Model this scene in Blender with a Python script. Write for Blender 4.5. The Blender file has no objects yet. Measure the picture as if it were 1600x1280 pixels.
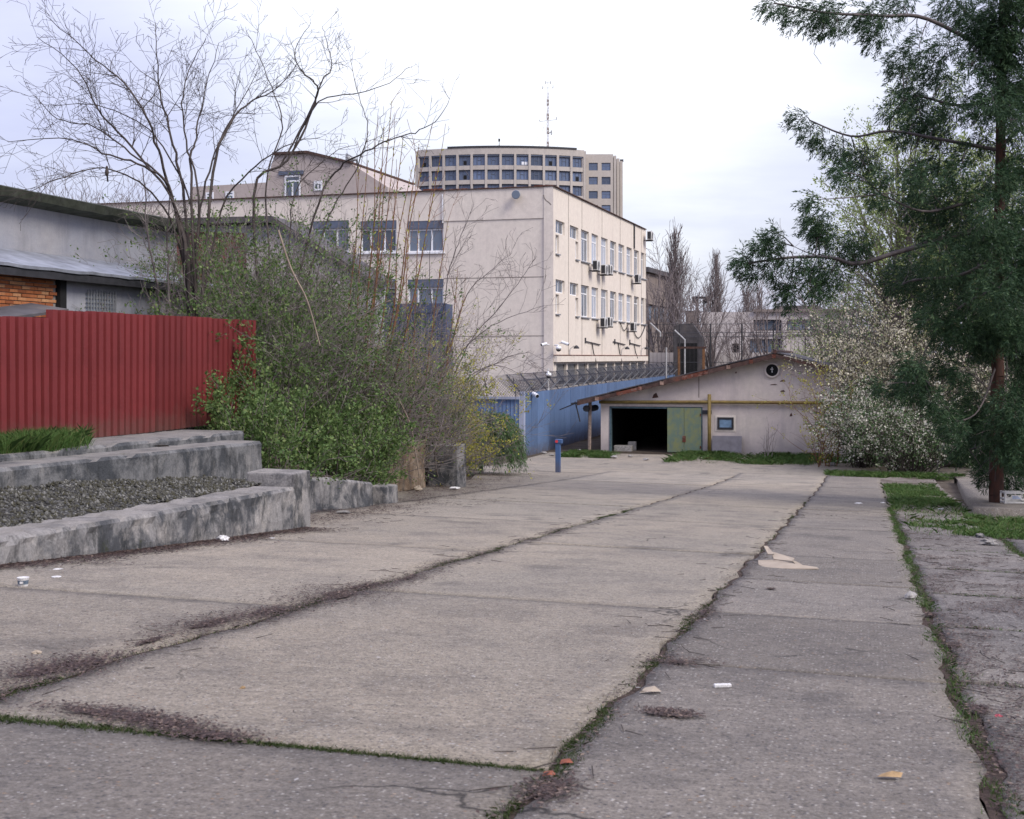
import bpy, math, random
import numpy as np
from mathutils import Vector, Matrix
random.seed(7)
RNG = np.random.default_rng(11)
SC = bpy.context.scene
COL = SC.collection
R = math.radians

# ------------------------------------------------------------------ camera, sky, sun, exposure
F, CX, HY, CZ = 2060.0, 800.0, 558.0, 4.7          # focal length and horizon in pixels of a 1600 px wide frame, eye height
cam_d = bpy.data.cameras.new('camera')
cam = bpy.data.objects.new('camera', cam_d); COL.objects.link(cam)
cam.location = (0, 0, CZ); cam.rotation_euler = (R(90), 0, 0)
cam_d.sensor_width = 36; cam_d.lens = 36 * F / 1600
cam_d.shift_y = -(640 - HY) / 1600
cam_d.clip_end = 6000; cam_d.clip_start = .1
cam_d.dof.use_dof = True; cam_d.dof.focus_distance = 42; cam_d.dof.aperture_fstop = 7.0
SC.camera = cam

SUN_EL, SUN_AZ = R(42), R(132)                      # azimuth clockwise from +Y: behind and to the right
world = bpy.data.worlds.new('World'); SC.world = world; world.use_nodes = True
wn, wl = world.node_tree.nodes, world.node_tree.links
wn.clear()
def wnode(t, **k):
    n = wn.new(t)
    for a, b in k.items(): setattr(n, a, b)
    return n
w_out = wnode('ShaderNodeOutputWorld'); w_bg = wnode('ShaderNodeBackground'); w_bg.inputs[1].default_value = .1
w_sky = wnode('ShaderNodeTexSky', sky_type='NISHITA', sun_disc=False, sun_elevation=SUN_EL, sun_rotation=SUN_AZ)
w_co = wnode('ShaderNodeTexCoord')
w_sep = wnode('ShaderNodeSeparateXYZ'); wl.new(w_co.outputs['Generated'], w_sep.inputs[0])
def wmath(op, a, b=None, clamp=False):
    n = wnode('ShaderNodeMath', operation=op); n.use_clamp = clamp
    for i, v in enumerate((a, b)):
        if v is None: continue
        if isinstance(v, (int, float)): n.inputs[i].default_value = v
        else: wl.new(v, n.inputs[i])
    return n.outputs[0]
# cloud sheet seen in perspective: direction divided by its height
den = wmath('ADD', wmath('ABSOLUTE', w_sep.outputs[2]), .16)
w_cmb = wnode('ShaderNodeCombineXYZ')
wl.new(wmath('DIVIDE', w_sep.outputs[0], den), w_cmb.inputs[0]); wl.new(wmath('DIVIDE', w_sep.outputs[1], den), w_cmb.inputs[1])
def wnoise(scale, detail, loc, sc=(1, 1, 1)):
    m = wnode('ShaderNodeMapping'); m.inputs['Location'].default_value = loc; m.inputs['Scale'].default_value = sc
    wl.new(w_cmb.outputs[0], m.inputs[0])
    n = wnode('ShaderNodeTexNoise'); n.inputs['Scale'].default_value = scale; n.inputs['Detail'].default_value = detail
    n.inputs['Roughness'].default_value = .55
    wl.new(m.outputs[0], n.inputs['Vector']); return n.outputs[0]
n1 = wnoise(.9, 5, (3.1, 1.7, 0), (1, .7, 1)); n2 = wnoise(2.6, 6, (8.3, 4.4, 0), (.7, 1.3, 1))
# thin bright part of the cloud sheet ahead of the camera
dot = wnode('ShaderNodeVectorMath', operation='DOT_PRODUCT'); wl.new(w_co.outputs['Generated'], dot.inputs[0])
bd = Vector((.015, .93, .30)).normalized(); dot.inputs[1].default_value = bd
thin = wnode('ShaderNodeMapRange', interpolation_type='SMOOTHSTEP'); wl.new(dot.outputs['Value'], thin.inputs[0])
thin.inputs[1].default_value = .94; thin.inputs[2].default_value = .998
fac = wmath('ADD', wmath('ADD', wmath('MULTIPLY', thin.outputs[0], .62), wmath('MULTIPLY', n1, .75)), wmath('MULTIPLY', wmath('SUBTRACT', n2, .5), .42))
fac = wmath('ADD', fac, -.27, clamp=True)
ramp = wnode('ShaderNodeValToRGB'); wl.new(fac, ramp.inputs[0])
ramp.color_ramp.elements[0].position = .05; ramp.color_ramp.elements[0].color = (.70, .71, .97, 1)
ramp.color_ramp.elements[1].position = .85; ramp.color_ramp.elements[1].color = (1.42, 1.42, 1.45, 1)
e = ramp.color_ramp.elements.new(.42); e.color = (.93, .95, 1.10, 1)
sc_n = wnode('ShaderNodeVectorMath', operation='SCALE'); wl.new(ramp.outputs[0], sc_n.inputs[0]); wl.new(wmath('MULTIPLY', wmath('ADD', wmath('MULTIPLY', wmath('MAXIMUM', w_sep.outputs[2], 0.), 1.6), 1.), 3.7), sc_n.inputs['Scale'])   # overcast: brighter towards the zenith
mixn = wnode('ShaderNodeMix', data_type='RGBA'); mixn.inputs[0].default_value = .88
wl.new(w_sky.outputs[0], mixn.inputs[6]); wl.new(sc_n.outputs[0], mixn.inputs[7])
wl.new(mixn.outputs[2], w_bg.inputs[0]); wl.new(w_bg.outputs[0], w_out.inputs[0])

sun_d = bpy.data.lights.new('sun', 'SUN'); sun = bpy.data.objects.new('sun', sun_d); COL.objects.link(sun)
sun_d.energy = 1.5; sun_d.angle = R(24); sun_d.color = (1, .93, .82)
sdir = Vector((math.sin(SUN_AZ) * math.cos(SUN_EL), math.cos(SUN_AZ) * math.cos(SUN_EL), math.sin(SUN_EL)))
sun.rotation_euler = sdir.to_track_quat('Z', 'Y').to_euler(); sun.location = (0, 0, 60)
SC.view_settings.view_transform = 'Standard'; SC.view_settings.look = 'None'
SC.view_settings.exposure = 1.06; SC.view_settings.gamma = 1; SC.view_settings.use_curve_mapping = False

# ------------------------------------------------------------------ helpers
def at(px, py, Y): return Vector(((px - CX) * Y / F, Y, CZ + (HY - py) * Y / F))
def gz(x, y):                                        # height of the paving: slopes down from the camera, levels out near the garage
    p = 3.1 - .03 * max(-20, min(20, x)) - .0562 * max(-12, y)
    return .5 * (p + math.sqrt(p * p + .16))
def G(px, py):
    dx, dz = (px - CX) / F, (HY - py) / F
    lo, hi = 2, 200
    for _ in range(50):
        m = (lo + hi) / 2
        if CZ + dz * m - gz(dx * m, m) > 0: lo = m
        else: hi = m
    return Vector((dx * lo, lo, gz(dx * lo, lo)))
TH = R(15); CT, ST = math.cos(TH), math.sin(TH)
def W(u, v): return u * CT + v * ST, -u * ST + v * CT
def UV(x, y): return x * CT - y * ST, x * ST + y * CT
def GUV(u, v, dz=0):
    x, y = W(u, v); return Vector((x, y, gz(x, y) + dz))

def tag(o, label=None, cat=None, group=None, kind=None):
    if label: o['label'] = label
    if cat: o['category'] = cat
    if group: o['group'] = group
    if kind: o['kind'] = kind
    return o
def empty(name, loc=(0, 0, 0), rz=0):
    o = bpy.data.objects.new(name, None); o.empty_display_size = .3
    o.location = loc; o.rotation_euler = (0, 0, rz); COL.objects.link(o); return o
def link(name, me, parent=None, loc=None, rz=None):
    o = bpy.data.objects.new(name, me); COL.objects.link(o)
    if parent: o.parent = parent
    if loc is not None: o.location = loc
    if rz is not None: o.rotation_euler = (0, 0, rz)
    return o
def np_mesh(name, verts, faces, m, smooth=False):
    """verts (N,3), faces (M,k) with one k"""
    verts = np.asarray(verts, dtype=np.float32).reshape(-1, 3); faces = np.asarray(faces, dtype=np.int32)
    me = bpy.data.meshes.new(name); k = faces.shape[1]; n = len(faces)
    me.vertices.add(len(verts)); me.vertices.foreach_set('co', verts.ravel())
    me.loops.add(n * k); me.loops.foreach_set('vertex_index', faces.ravel())
    me.polygons.add(n); me.polygons.foreach_set('loop_start', np.arange(0, n * k, k, dtype=np.int32))
    try: me.polygons.foreach_set('loop_total', np.full(n, k, dtype=np.int32))
    except Exception: pass
    if smooth: me.polygons.foreach_set('use_smooth', np.ones(n, dtype=bool))
    me.update(calc_edges=True)
    if m: me.materials.append(m)
    return me
class MB:
    def __init__(s): s.v = []; s.f = []
    def add(s, vs, fs):
        b = len(s.v); s.v += [tuple(x) for x in vs]; s.f += [tuple(i + b for i in q) for q in fs]; return s
    def quad(s, a, b, c, d): return s.add((a, b, c, d), ((0, 1, 2, 3),))
    def box(s, x0, x1, y0, y1, z0, z1):
        return s.add([(x0, y0, z0), (x1, y0, z0), (x1, y1, z0), (x0, y1, z0), (x0, y0, z1), (x1, y0, z1), (x1, y1, z1), (x0, y1, z1)],
                     ((3, 2, 1, 0), (4, 5, 6, 7), (0, 1, 5, 4), (1, 2, 6, 5), (2, 3, 7, 6), (3, 0, 4, 7)))
    def tube(s, pts, r, n=6, cap=True):
        pts = [Vector(p) for p in pts]; rs = r if isinstance(r, (list, tuple)) else [r] * len(pts)
        vs = []; t0 = None
        for i, p in enumerate(pts):
            t = (pts[min(i + 1, len(pts) - 1)] - pts[max(i - 1, 0)]).normalized()
            a = Vector((0, 0, 1)) if abs(t.z) < .95 else Vector((1, 0, 0))
            x = t.cross(a).normalized(); y = t.cross(x)
            for k in range(n):
                w = 2 * math.pi * k / n; vs.append(p + (x * math.cos(w) + y * math.sin(w)) * rs[i])
        fs = [(i * n + k, i * n + (k + 1) % n, (i + 1) * n + (k + 1) % n, (i + 1) * n + k) for i in range(len(pts) - 1) for k in range(n)]
        if cap: fs += [tuple(range(n))[::-1], tuple(range((len(pts) - 1) * n, len(pts) * n))]
        return s.add(vs, fs)
    def bar(s, a, b, w, h):                          # rectangular bar between two points
        a, b = Vector(a), Vector(b); t = (b - a).normalized()
        up = Vector((0, 0, 1)) if abs(t.z) < .95 else Vector((1, 0, 0))
        x = t.cross(up).normalized() * w / 2; y = x.cross(t).normalized() * h / 2
        vs = [p + q for p in (a, b) for q in (-x - y, x - y, x + y, -x + y)]
        return s.add(vs, ((3, 2, 1, 0), (4, 5, 6, 7), (0, 1, 5, 4), (1, 2, 6, 5), (2, 3, 7, 6), (3, 0, 4, 7)))
    def prism(s, poly, y0, y1):                      # polygon in xz extruded along y
        n = len(poly); vs = [(x, y0, z) for x, z in poly] + [(x, y1, z) for x, z in poly]
        fs = [tuple(range(n)), tuple(range(2 * n - 1, n - 1, -1))] + [(i, i + n, (i + 1) % n + n, (i + 1) % n) for i in range(n)]
        return s.add(vs, fs)
    def lathe(s, prof, c=(0, 0, 0), n=16, axis='z', cap=True):
        vs = []
        for r_, h in prof:
            for k in range(n):
                w = 2 * math.pi * k / n; a, b = r_ * math.cos(w), r_ * math.sin(w)
                q = (a, b, h) if axis == 'z' else ((a, h, b) if axis == 'y' else (h, a, b))
                vs.append((q[0] + c[0], q[1] + c[1], q[2] + c[2]))
        fs = [(i * n + k, i * n + (k + 1) % n, (i + 1) * n + (k + 1) % n, (i + 1) * n + k) for i in range(len(prof) - 1) for k in range(n)]
        if cap: fs += [tuple(range(n))[::-1], tuple(range((len(prof) - 1) * n, len(prof) * n))]
        return s.add(vs, fs)
    def mesh(s, name, m, smooth=False):
        me = bpy.data.meshes.new(name); me.from_pydata(s.v, [], s.f); me.update()
        for mm in (m if isinstance(m, (list, tuple)) else [m]): me.materials.append(mm)
        if smooth:
            for p in me.polygons: p.use_smooth = True
        return me
    def build(s, name, m, parent=None, loc=None, rz=None, smooth=False, bevel=0):
        o = link(name, s.mesh(name, m, smooth), parent, loc, rz)
        if bevel:
            b = o.modifiers.new('bevel', 'BEVEL'); b.width = bevel; b.segments = 2; b.limit_method = 'ANGLE'
        return o
def copy_tree(o, parent=None):
    c = o.copy(); COL.objects.link(c); c.parent = parent
    for ch in list(o.children): copy_tree(ch, c)
    return c

# ------------------------------------------------------------------ materials
class NT:
    def __init__(s, name):
        s.m = bpy.data.materials.new(name); s.m.use_nodes = True; s.n = s.m.node_tree.nodes; s.l = s.m.node_tree.links
        s.b = s.n['Principled BSDF']; s.out = s.n['Material Output']
    def node(s, t, **k):
        n = s.n.new(t)
        for a, b in k.items(): setattr(n, a, b)
        return n
    def put(s, v, sock):
        if isinstance(v, bpy.types.NodeSocket): s.l.new(v, sock)
        elif isinstance(v, (tuple, list)) and len(v) == 3 and sock.type == 'RGBA': sock.default_value = (*v, 1)
        else: sock.default_value = v
    def coord(s, scale=(1, 1, 1), rot=(0, 0, 0), loc=(0, 0, 0), world=False):
        if world: c = s.node('ShaderNodeNewGeometry').outputs['Position']
        else: c = s.node('ShaderNodeTexCoord').outputs['Object']
        m = s.node('ShaderNodeMapping'); s.l.new(c, m.inputs[0])
        m.inputs['Scale'].default_value = scale; m.inputs['Rotation'].default_value = rot; m.inputs['Location'].default_value = loc
        return m.outputs[0]
    def noise(s, vec, scale, detail=4, rough=.55, dist=0):
        n = s.node('ShaderNodeTexNoise'); s.l.new(vec, n.inputs['Vector'])
        n.inputs['Scale'].default_value = scale; n.inputs['Detail'].default_value = detail
        n.inputs['Roughness'].default_value = rough; n.inputs['Distortion'].default_value = dist
        return n.outputs[0]
    def vor(s, vec, scale, out='Distance', feature='F1'):
        n = s.node('ShaderNodeTexVoronoi', feature=feature); s.l.new(vec, n.inputs['Vector']); n.inputs['Scale'].default_value = scale
        return n.outputs[out]
    def rng(s, v, a, b, c=0., d=1.):
        n = s.node('ShaderNodeMapRange'); s.l.new(v, n.inputs[0])
        for i, q in enumerate((a, b, c, d)): n.inputs[i + 1].default_value = q
        return n.outputs[0]
    def math(s, op, a, b=0.):
        n = s.node('ShaderNodeMath', operation=op); s.put(a, n.inputs[0]); s.put(b, n.inputs[1]); return n.outputs[0]
    def mix(s, f, a, b, mode='MIX'):
        n = s.node('ShaderNodeMix', data_type='RGBA', blend_type=mode); s.put(f, n.inputs[0]); s.put(a, n.inputs[6]); s.put(b, n.inputs[7]); return n.outputs[2]
    def bump(s, h, strength=.3, dist=.01):
        n = s.node('ShaderNodeBump'); n.inputs['Strength'].default_value = strength; n.inputs['Distance'].default_value = dist
        s.l.new(h, n.inputs['Height']); s.l.new(n.outputs[0], s.b.inputs['Normal']); return n
    def done(s, col, rough=.8, metal=0., spec=.3):
        s.put(col, s.b.inputs['Base Color']); s.put(rough, s.b.inputs['Roughness']); s.put(metal, s.b.inputs['Metallic'])
        s.b.inputs['Specular IOR Level'].default_value = spec; return s.m

def m_plain(name, col, rough=.7, metal=0., var=.25, scale=6., spec=.3, dirt=None, bump=.0):
    t = NT(name); c = t.coord()
    n = t.noise(c, scale, 5, .6)
    k = t.rng(n, .3, .7, 1 - var, 1 + var)
    v = t.mix(1., col, k, 'MULTIPLY')
    if dirt:
        d = t.noise(c, scale * .35, 6, .7)
        v = t.mix(t.rng(d, .52, .72), v, dirt)
    if bump: t.bump(t.noise(c, scale * 6, 4), bump, .01)
    return t.done(v, rough, metal, spec)

def m_paving(name, base, dark, warm, agg, agg_scale, streak):
    t = NT(name); c = t.coord(rot=(0, 0, TH), world=True)       # texture axes follow the driveway
    big = t.noise(c, .16, 6, .62, .3); mid = t.noise(c, 1.1, 6, .68)
    oi = t.node('ShaderNodeObjectInfo'); col = t.mix(t.rng(big, .38, .62), base, warm)
    col = t.mix(1., col, t.rng(oi.outputs['Random'], 0, 1, .86, 1.12), 'MULTIPLY')
    col = t.mix(t.rng(mid, .46, .72, 0, .75), col, dark)
    st = t.noise(t.coord((1.1, 26, 1), (0, 0, TH), world=True), 1.6, 5, .68)   # broom marks across the lane
    st2 = t.noise(t.coord((.9, 11, 1), (0, 0, TH), (3, 7, 1), world=True), 1.2, 4, .7)
    col = t.mix(t.math('MULTIPLY', t.rng(st, .56, .70, 0, streak), t.rng(mid, .38, .62, .1, 1)), col, (.07, .06, .06))
    col = t.mix(t.math('MULTIPLY', t.rng(st2, .60, .70, 0, streak), t.rng(big, .42, .58, .0, 1)), col, (.09, .08, .075))
    # exposed aggregate: pale, dark and rusty chips
    wc = t.noise(c, 9, 3)
    vc = t.node('ShaderNodeTexVoronoi'); t.l.new(c, vc.inputs[0]); vc.inputs['Scale'].default_value = agg_scale; vc.inputs['Randomness'].default_value = 1
    sp = t.node('ShaderNodeSeparateColor'); t.l.new(vc.outputs['Color'], sp.inputs[0])
    inside = t.rng(vc.outputs['Distance'], .18, .40, 1, 0)
    pale = t.math('MULTIPLY', inside, t.rng(sp.outputs[0], .76, .81))
    darkc = t.math('MULTIPLY', inside, t.rng(sp.outputs[1], .62, .68))
    col = t.mix(t.math('MULTIPLY', darkc, agg), col, (.075, .072, .08))
    col = t.mix(t.math('MULTIPLY', pale, agg), col, (.40, .375, .34))
    rust = t.math('MULTIPLY', inside, t.rng(sp.outputs[2], .95, .97))
    col = t.mix(t.math('MULTIPLY', rust, agg * .8), col, (.30, .19, .11))
    dv = t.node('ShaderNodeVectorMath', operation='ADD'); t.l.new(c, dv.inputs[0])
    wn_ = t.node('ShaderNodeTexNoise'); t.l.new(c, wn_.inputs['Vector']); wn_.inputs['Scale'].default_value = 1.3; wn_.inputs['Detail'].default_value = 5
    sv = t.node('ShaderNodeVectorMath', operation='SCALE'); t.l.new(wn_.outputs['Color'], sv.inputs[0]); sv.inputs['Scale'].default_value = .9; t.l.new(sv.outputs[0], dv.inputs[1])
    ck = t.vor(dv.outputs[0], .33, 'Distance', 'DISTANCE_TO_EDGE'); ckm = t.math('MULTIPLY', t.rng(ck, .0015, .006, 1, 0), t.rng(t.noise(c, .35, 3), .55, .61))
    spot = t.noise(c, .9, 3, .4); col = t.mix(t.rng(spot, .66, .72, 0, .45), col, (.085, .078, .075))
    fine = t.noise(c, 55, 4, .75)
    col = t.mix(1., col, t.rng(fine, .25, .75, .50, 1.45), 'MULTIPLY')
    fn2 = t.noise(c, 17, 5, .8)
    col = t.mix(1., col, t.rng(fn2, .3, .7, .66, 1.28), 'MULTIPLY')
    h = t.math('ADD', t.math('MULTIPLY', fine, .8), t.math('MULTIPLY', inside, .5 * agg))
    h = t.math('ADD', h, t.math('MULTIPLY', t.rng(st, .45, .7, 1, 0), .5))
    col = t.mix(t.math('MULTIPLY', ckm, .85), col, (.035, .032, .03))
    t.bump(h, .8, .015)
    return t.done(col, .9, 0, .18)
M = {}
M['paving'] = m_paving('brushed_concrete', (.265, .236, .196), (.155, .139, .125), (.322, .279, .222), .85, 36, .42)
M['paving_b'] = m_paving('older_brushed_concrete', (.225, .200, .168), (.135, .12, .108), (.268, .232, .186), .9, 36, .42)
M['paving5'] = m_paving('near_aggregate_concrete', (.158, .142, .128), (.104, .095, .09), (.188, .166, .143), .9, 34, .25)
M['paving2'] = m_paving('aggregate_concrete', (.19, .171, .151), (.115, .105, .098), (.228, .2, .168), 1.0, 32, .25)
M['paving3'] = m_paving('shaded_mossy_concrete', (.185, .169, .158), (.088, .082, .078), (.22, .197, .172), .9, 34, .5)  # mossy outer right lanes, with overhead tree shade painted into the dark colour
M['paving4'] = m_paving('worn_aggregate_concrete', (.185, .167, .150), (.115, .106, .10), (.218, .192, .165), .8, 36, .4)

def m_soil():
    t = NT('soil'); c = t.coord(world=True)
    a = t.noise(c, .6, 5); b = t.noise(c, 9, 6, .7)
    col = t.mix(t.rng(a, .35, .65), (.075, .058, .045), (.12, .10, .08))
    col = t.mix(t.rng(b, .45, .7), col, (.04, .032, .027))
    t.bump(b, .8, .05); return t.done(col, .95, 0, .1)
M['soil'] = m_soil()
def m_vsoil():
    t = NT('gritty_verge_soil'); c = t.coord(world=True)
    a = t.noise(c, 1.3, 5, .65); b = t.noise(c, 14, 6, .75)
    col = t.mix(t.rng(a, .4, .6), (.11, .09, .075), (.24, .215, .19)); col = t.mix(t.rng(b, .5, .72), col, (.06, .047, .04))
    t.bump(b, .8, .03); return t.done(col, .95, 0, .1)
M['vsoil'] = m_vsoil()
def m_oldconcrete(name, base, dark, pale):
    t = NT(name); c = t.coord(world=True)
    big = t.noise(c, 1.3, 6, .68, .4)
    col = t.mix(t.rng(big, .44, .56), base, dark)
    drip = t.noise(t.coord((3, 3, .9), world=True), 1.5, 6, .75)               # water runs down the face
    col = t.mix(t.rng(drip, .50, .64, 0, .75), col, (.035, .037, .038))
    pl = t.noise(t.coord((1.4, 1.4, .9), loc=(5, 3, 2), world=True), 1.8, 6, .7, .1)
    col = t.mix(t.rng(pl, .53, .66, 0, .6), col, pale)
    gn = t.node('ShaderNodeNewGeometry'); sn = t.node('ShaderNodeSeparateXYZ'); t.l.new(gn.outputs['True Normal'], sn.inputs[0])
    dust = t.math('MULTIPLY', t.rng(sn.outputs[2], .6, .9), t.rng(t.noise(c, 2.2, 5, .7), .35, .6, .3, .8)); col = t.mix(dust, col, (.27, .25, .225))   # pale dust lying on the flat tops
    ms = t.noise(c, 3.2, 5, .7); col = t.mix(t.rng(ms, .64, .74, 0, .6), col, (.055, .06, .028))
    f = t.noise(c, 38, 5, .75); col = t.mix(1., col, t.rng(f, .3, .7, .72, 1.22), 'MULTIPLY')
    t.bump(t.math('ADD', t.math('MULTIPLY', big, 3.), f), .7, .02)
    return t.done(col, .92, 0, .15)
M['wallc'] = m_oldconcrete('weathered_concrete', (.25, .24, .235), (.075, .078, .085), (.42, .39, .36))
M['wallc2'] = m_oldconcrete('dark_weathered_concrete', (.17, .17, .172), (.06, .064, .07), (.27, .26, .25))
M['browncon'] = m_oldconcrete('brown_rough_concrete', (.24, .185, .135), (.14, .10, .07), (.30, .25, .19))
def m_gravel():
    t = NT('gravel'); c = t.coord(world=True)
    vc = t.node('ShaderNodeTexVoronoi'); t.l.new(c, vc.inputs[0]); vc.inputs['Scale'].default_value = 24
    sp = t.node('ShaderNodeSeparateColor'); t.l.new(vc.outputs['Color'], sp.inputs[0])
    col = t.mix(t.rng(sp.outputs[0], 0, 1), (.045, .046, .045), (.17, .168, .158))
    col = t.mix(t.rng(vc.outputs['Distance'], .35, .6), col, (.03, .028, .025))
    n = t.noise(c, 2, 5); col = t.mix(t.rng(n, .58, .7, 0, .7), col, (.06, .055, .025))
    t.bump(vc.outputs['Distance'], 1., .04).invert = True; return t.done(col, .9, 0, .2)
M['gravel'] = m_gravel()
def m_sheet(name, col, dirt, streak=.4, rough=.5, spec=.35):
    t = NT(name); c = t.coord()
    n = t.noise(c, 1.2, 5, .65); k = t.mix(1., col, t.rng(n, .3, .7, .82, 1.15), 'MULTIPLY'); k = t.mix(1., k, t.rng(t.node('ShaderNodeObjectInfo').outputs['Random'], 0, 1, .84, 1.12), 'MULTIPLY')
    d = t.noise(t.coord((6, 6, .6)), 1.6, 6, .7); k = t.mix(t.rng(d, .55, .75, 0, streak), k, dirt)
    sp = t.noise(c, 22, 4, .7); k = t.mix(t.rng(sp, .68, .76, 0, streak), k, dirt)
    sz = t.node('ShaderNodeSeparateXYZ'); t.l.new(c, sz.inputs[0]); hz = t.math('ADD', sz.outputs[2], t.math('MULTIPLY', t.noise(c, 2.2, 5, .7), .9))
    k = t.mix(t.rng(hz, .35, .95, .75, 0), k, (.10, .075, .06))      # mud splashed on the foot of the sheets
    return t.done(k, rough, 0, spec)
M['red'] = m_sheet('red_painted_sheet', (.155, .023, .024), (.09, .02, .018), .55, .55, .3)
M['blue'] = m_sheet('blue_painted_sheet', (.115, .18, .32), (.085, .13, .23), .4, .5, .3)
M['blue_old'] = m_sheet('faded_blue_sheet', (.062, .078, .135), (.05, .055, .08), .6, .6)
M['bluepost'] = m_sheet('grey_blue_paint', (.30, .33, .43), (.2, .2, .25), .3)
M['bollard'] = m_sheet('bollard_blue', (.05, .10, .22), (.04, .06, .1), .3)
M['redspot'] = m_plain('red_reflector', (.55, .05, .06), .4)
def m_render(name, base, stain, warm, stain_amt=.45, base_dirt=None, sc=1.):
    t = NT(name); c = t.coord()
    a = t.noise(c, .45 * sc, 6, .62); b = t.noise(t.coord((1.6, 1.6, .22)), .8 * sc, 5, .66)
    col = t.mix(t.rng(a, .35, .66), base, warm)
    col = t.mix(t.rng(b, .52, .74, 0, stain_amt), col, stain)
    f = t.noise(c, 26, 5, .7); col = t.mix(1., col, t.rng(f, .3, .7, .92, 1.07), 'MULTIPLY')
    g = t.noise(c, 3.5 * sc, 6, .7); col = t.mix(1., col, t.rng(g, .3, .7, .90, 1.08), 'MULTIPLY')
    if base_dirt:
        s = t.node('ShaderNodeSeparateXYZ'); t.l.new(c, s.inputs[0])
        hh = t.math('ADD', s.outputs[2], t.math('MULTIPLY', t.noise(c, 1.1, 5), 1.6))
        col = t.mix(t.rng(hh, .7, 1.7, .7, 0), col, base_dirt)
    t.bump(f, .3, .008); return t.done(col, .9, 0, .15)
M['beige'] = m_render('beige_render', (.66, .59, .53), (.44, .395, .365), (.69, .625, .555), .45)
M['beige2'] = m_render('beige_render_side', (.70, .625, .55), (.50, .44, .395), (.72, .65, .57), .4)
M['beige_far'] = m_render('aged_beige_render', (.40, .345, .32), (.27, .24, .24), (.43, .37, .34), .4)
M['tower'] = m_render('tower_concrete', (.43, .39, .355), (.30, .28, .27), (.46, .42, .385), .5, sc=.5)
M['garage'] = m_render('garage_render', (.57, .495, .475), (.36, .32, .32), (.60, .535, .475), .6, (.27, .245, .25))
M['greywall'] = m_render('grey_blue_render', (.30, .31, .355), (.16, .165, .19), (.36, .35, .36), .6)
M['palewall'] = m_render('pale_far_render', (.46, .42, .41), (.3, .28, .3), (.5, .46, .44), .4)
M['brownwall'] = m_render('brown_far_render', (.20, .165, .15), (.12, .1, .1), (.23, .19, .17), .5)
M['seam'] = m_plain('seam_dark', (.20, .17, .15), .9)
def m_brick():
    t = NT('orange_brick'); oi = t.node('ShaderNodeObjectInfo')
    r = t.node('ShaderNodeValToRGB'); t.l.new(oi.outputs['Random'], r.inputs[0])
    el = r.color_ramp.elements
    el[0].color = (.20, .065, .028, 1); el[1].color = (.42, .22, .11, 1)
    e_ = el.new(.5); e_.color = (.33, .115, .045, 1)
    n = t.noise(t.coord(), 14, 4); col = t.mix(1., r.outputs[0], t.rng(n, .3, .7, .75, 1.2), 'MULTIPLY')
    t.bump(n, .4, .01); return t.done(col, .9, 0, .2)
M['brick'] = m_brick()
M['redbrick'] = m_plain('dark_red_brickwork', (.16, .06, .05), .9, var=.5, scale=9, dirt=(.09, .07, .07))
M['mortar'] = m_plain('mortar', (.22, .21, .20), .95)
M['white'] = m_plain('white_pvc', (.72, .73, .76), .45, var=.08)
M['offwhite'] = m_plain('off_white_metal', (.55, .54, .53), .5, var=.15)
M['shutter'] = m_plain('blue_grey_shutter', (.10, .12, .17), .55, var=.15)
def m_glass(name, col, rough=.08):
    t = NT(name); oi = t.node('ShaderNodeObjectInfo')
    k = t.rng(oi.outputs['Random'], 0, 1, .55, 1.5)
    return t.done(t.mix(1., col, k, 'MULTIPLY'), rough, 0, .6)
M['glass'] = m_glass('window_glass', (.10, .125, .165))
M['glass_far'] = m_glass('tower_glass', (.085, .115, .19), .15)
M['curtain'] = m_glass('pale_curtained_glass', (.27, .30, .36), .2)
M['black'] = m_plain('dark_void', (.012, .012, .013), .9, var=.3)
M['darkmetal'] = m_plain('dark_metal', (.045, .045, .05), .5, .3)
M['wire'] = m_plain('galvanised_wire', (.09, .092, .11), .5, .4)
M['greymetal'] = m_plain('grey_metal', (.28, .29, .31), .5, .3)
M['rust'] = m_plain('rusty_metal', (.125, .043, .028), .85, var=.5, scale=5, dirt=(.36, .26, .22))
M['rustdark'] = m_plain('dark_rusty_sheet', (.075, .045, .038), .85, var=.5, scale=4, dirt=(.15, .06, .04))
M['roofing'] = m_plain('roofing_sheet', (.07, .065, .07), .8, var=.4, scale=2, dirt=(.13, .11, .10))
M['metalroof'] = m_plain('galvanised_roof', (.33, .35, .40), .45, .35, var=.35, scale=2.5, dirt=(.14, .13, .15))
M['mossroof'] = m_plain('mossy_eave', (.045, .05, .035), .9, var=.5, scale=5, dirt=(.07, .07, .06), bump=.5)
M['yellowpipe'] = m_plain('yellow_paint', (.215, .155, .05), .55, var=.3, scale=4, dirt=(.2, .13, .05))
def m_door():
    t = NT('peeling_green_paint'); c = t.coord()
    n = t.noise(c, 2.2, 6, .7); d = t.noise(t.coord((4, 4, .8)), 1.6, 5, .7)
    col = t.mix(t.rng(n, .42, .60), (.13, .185, .145), (.20, .22, .105))
    col = t.mix(t.rng(d, .55, .7, 0, .7), col, (.12, .165, .165))
    s = t.noise(c, 9, 4, .7); col = t.mix(t.rng(s, .68, .74), col, (.05, .03, .02))
    return t.done(col, .6, 0, .3)
M['door'] = m_door()
M['orange'] = m_plain('orange_steel', (.17, .085, .04), .7, var=.4)
M['wood'] = m_plain('weathered_post', (.26, .20, .17), .9, var=.4, scale=8)
M['bluewin'] = m_plain('blue_window_glass', (.16, .25, .36), .3, var=.3, scale=4)
M['plate'] = m_plain('grey_board', (.19, .18, .20), .8, var=.2, scale=3)
M['card'] = m_plain('cardboard', (.33, .275, .215), .85, var=.12, scale=6)
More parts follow.
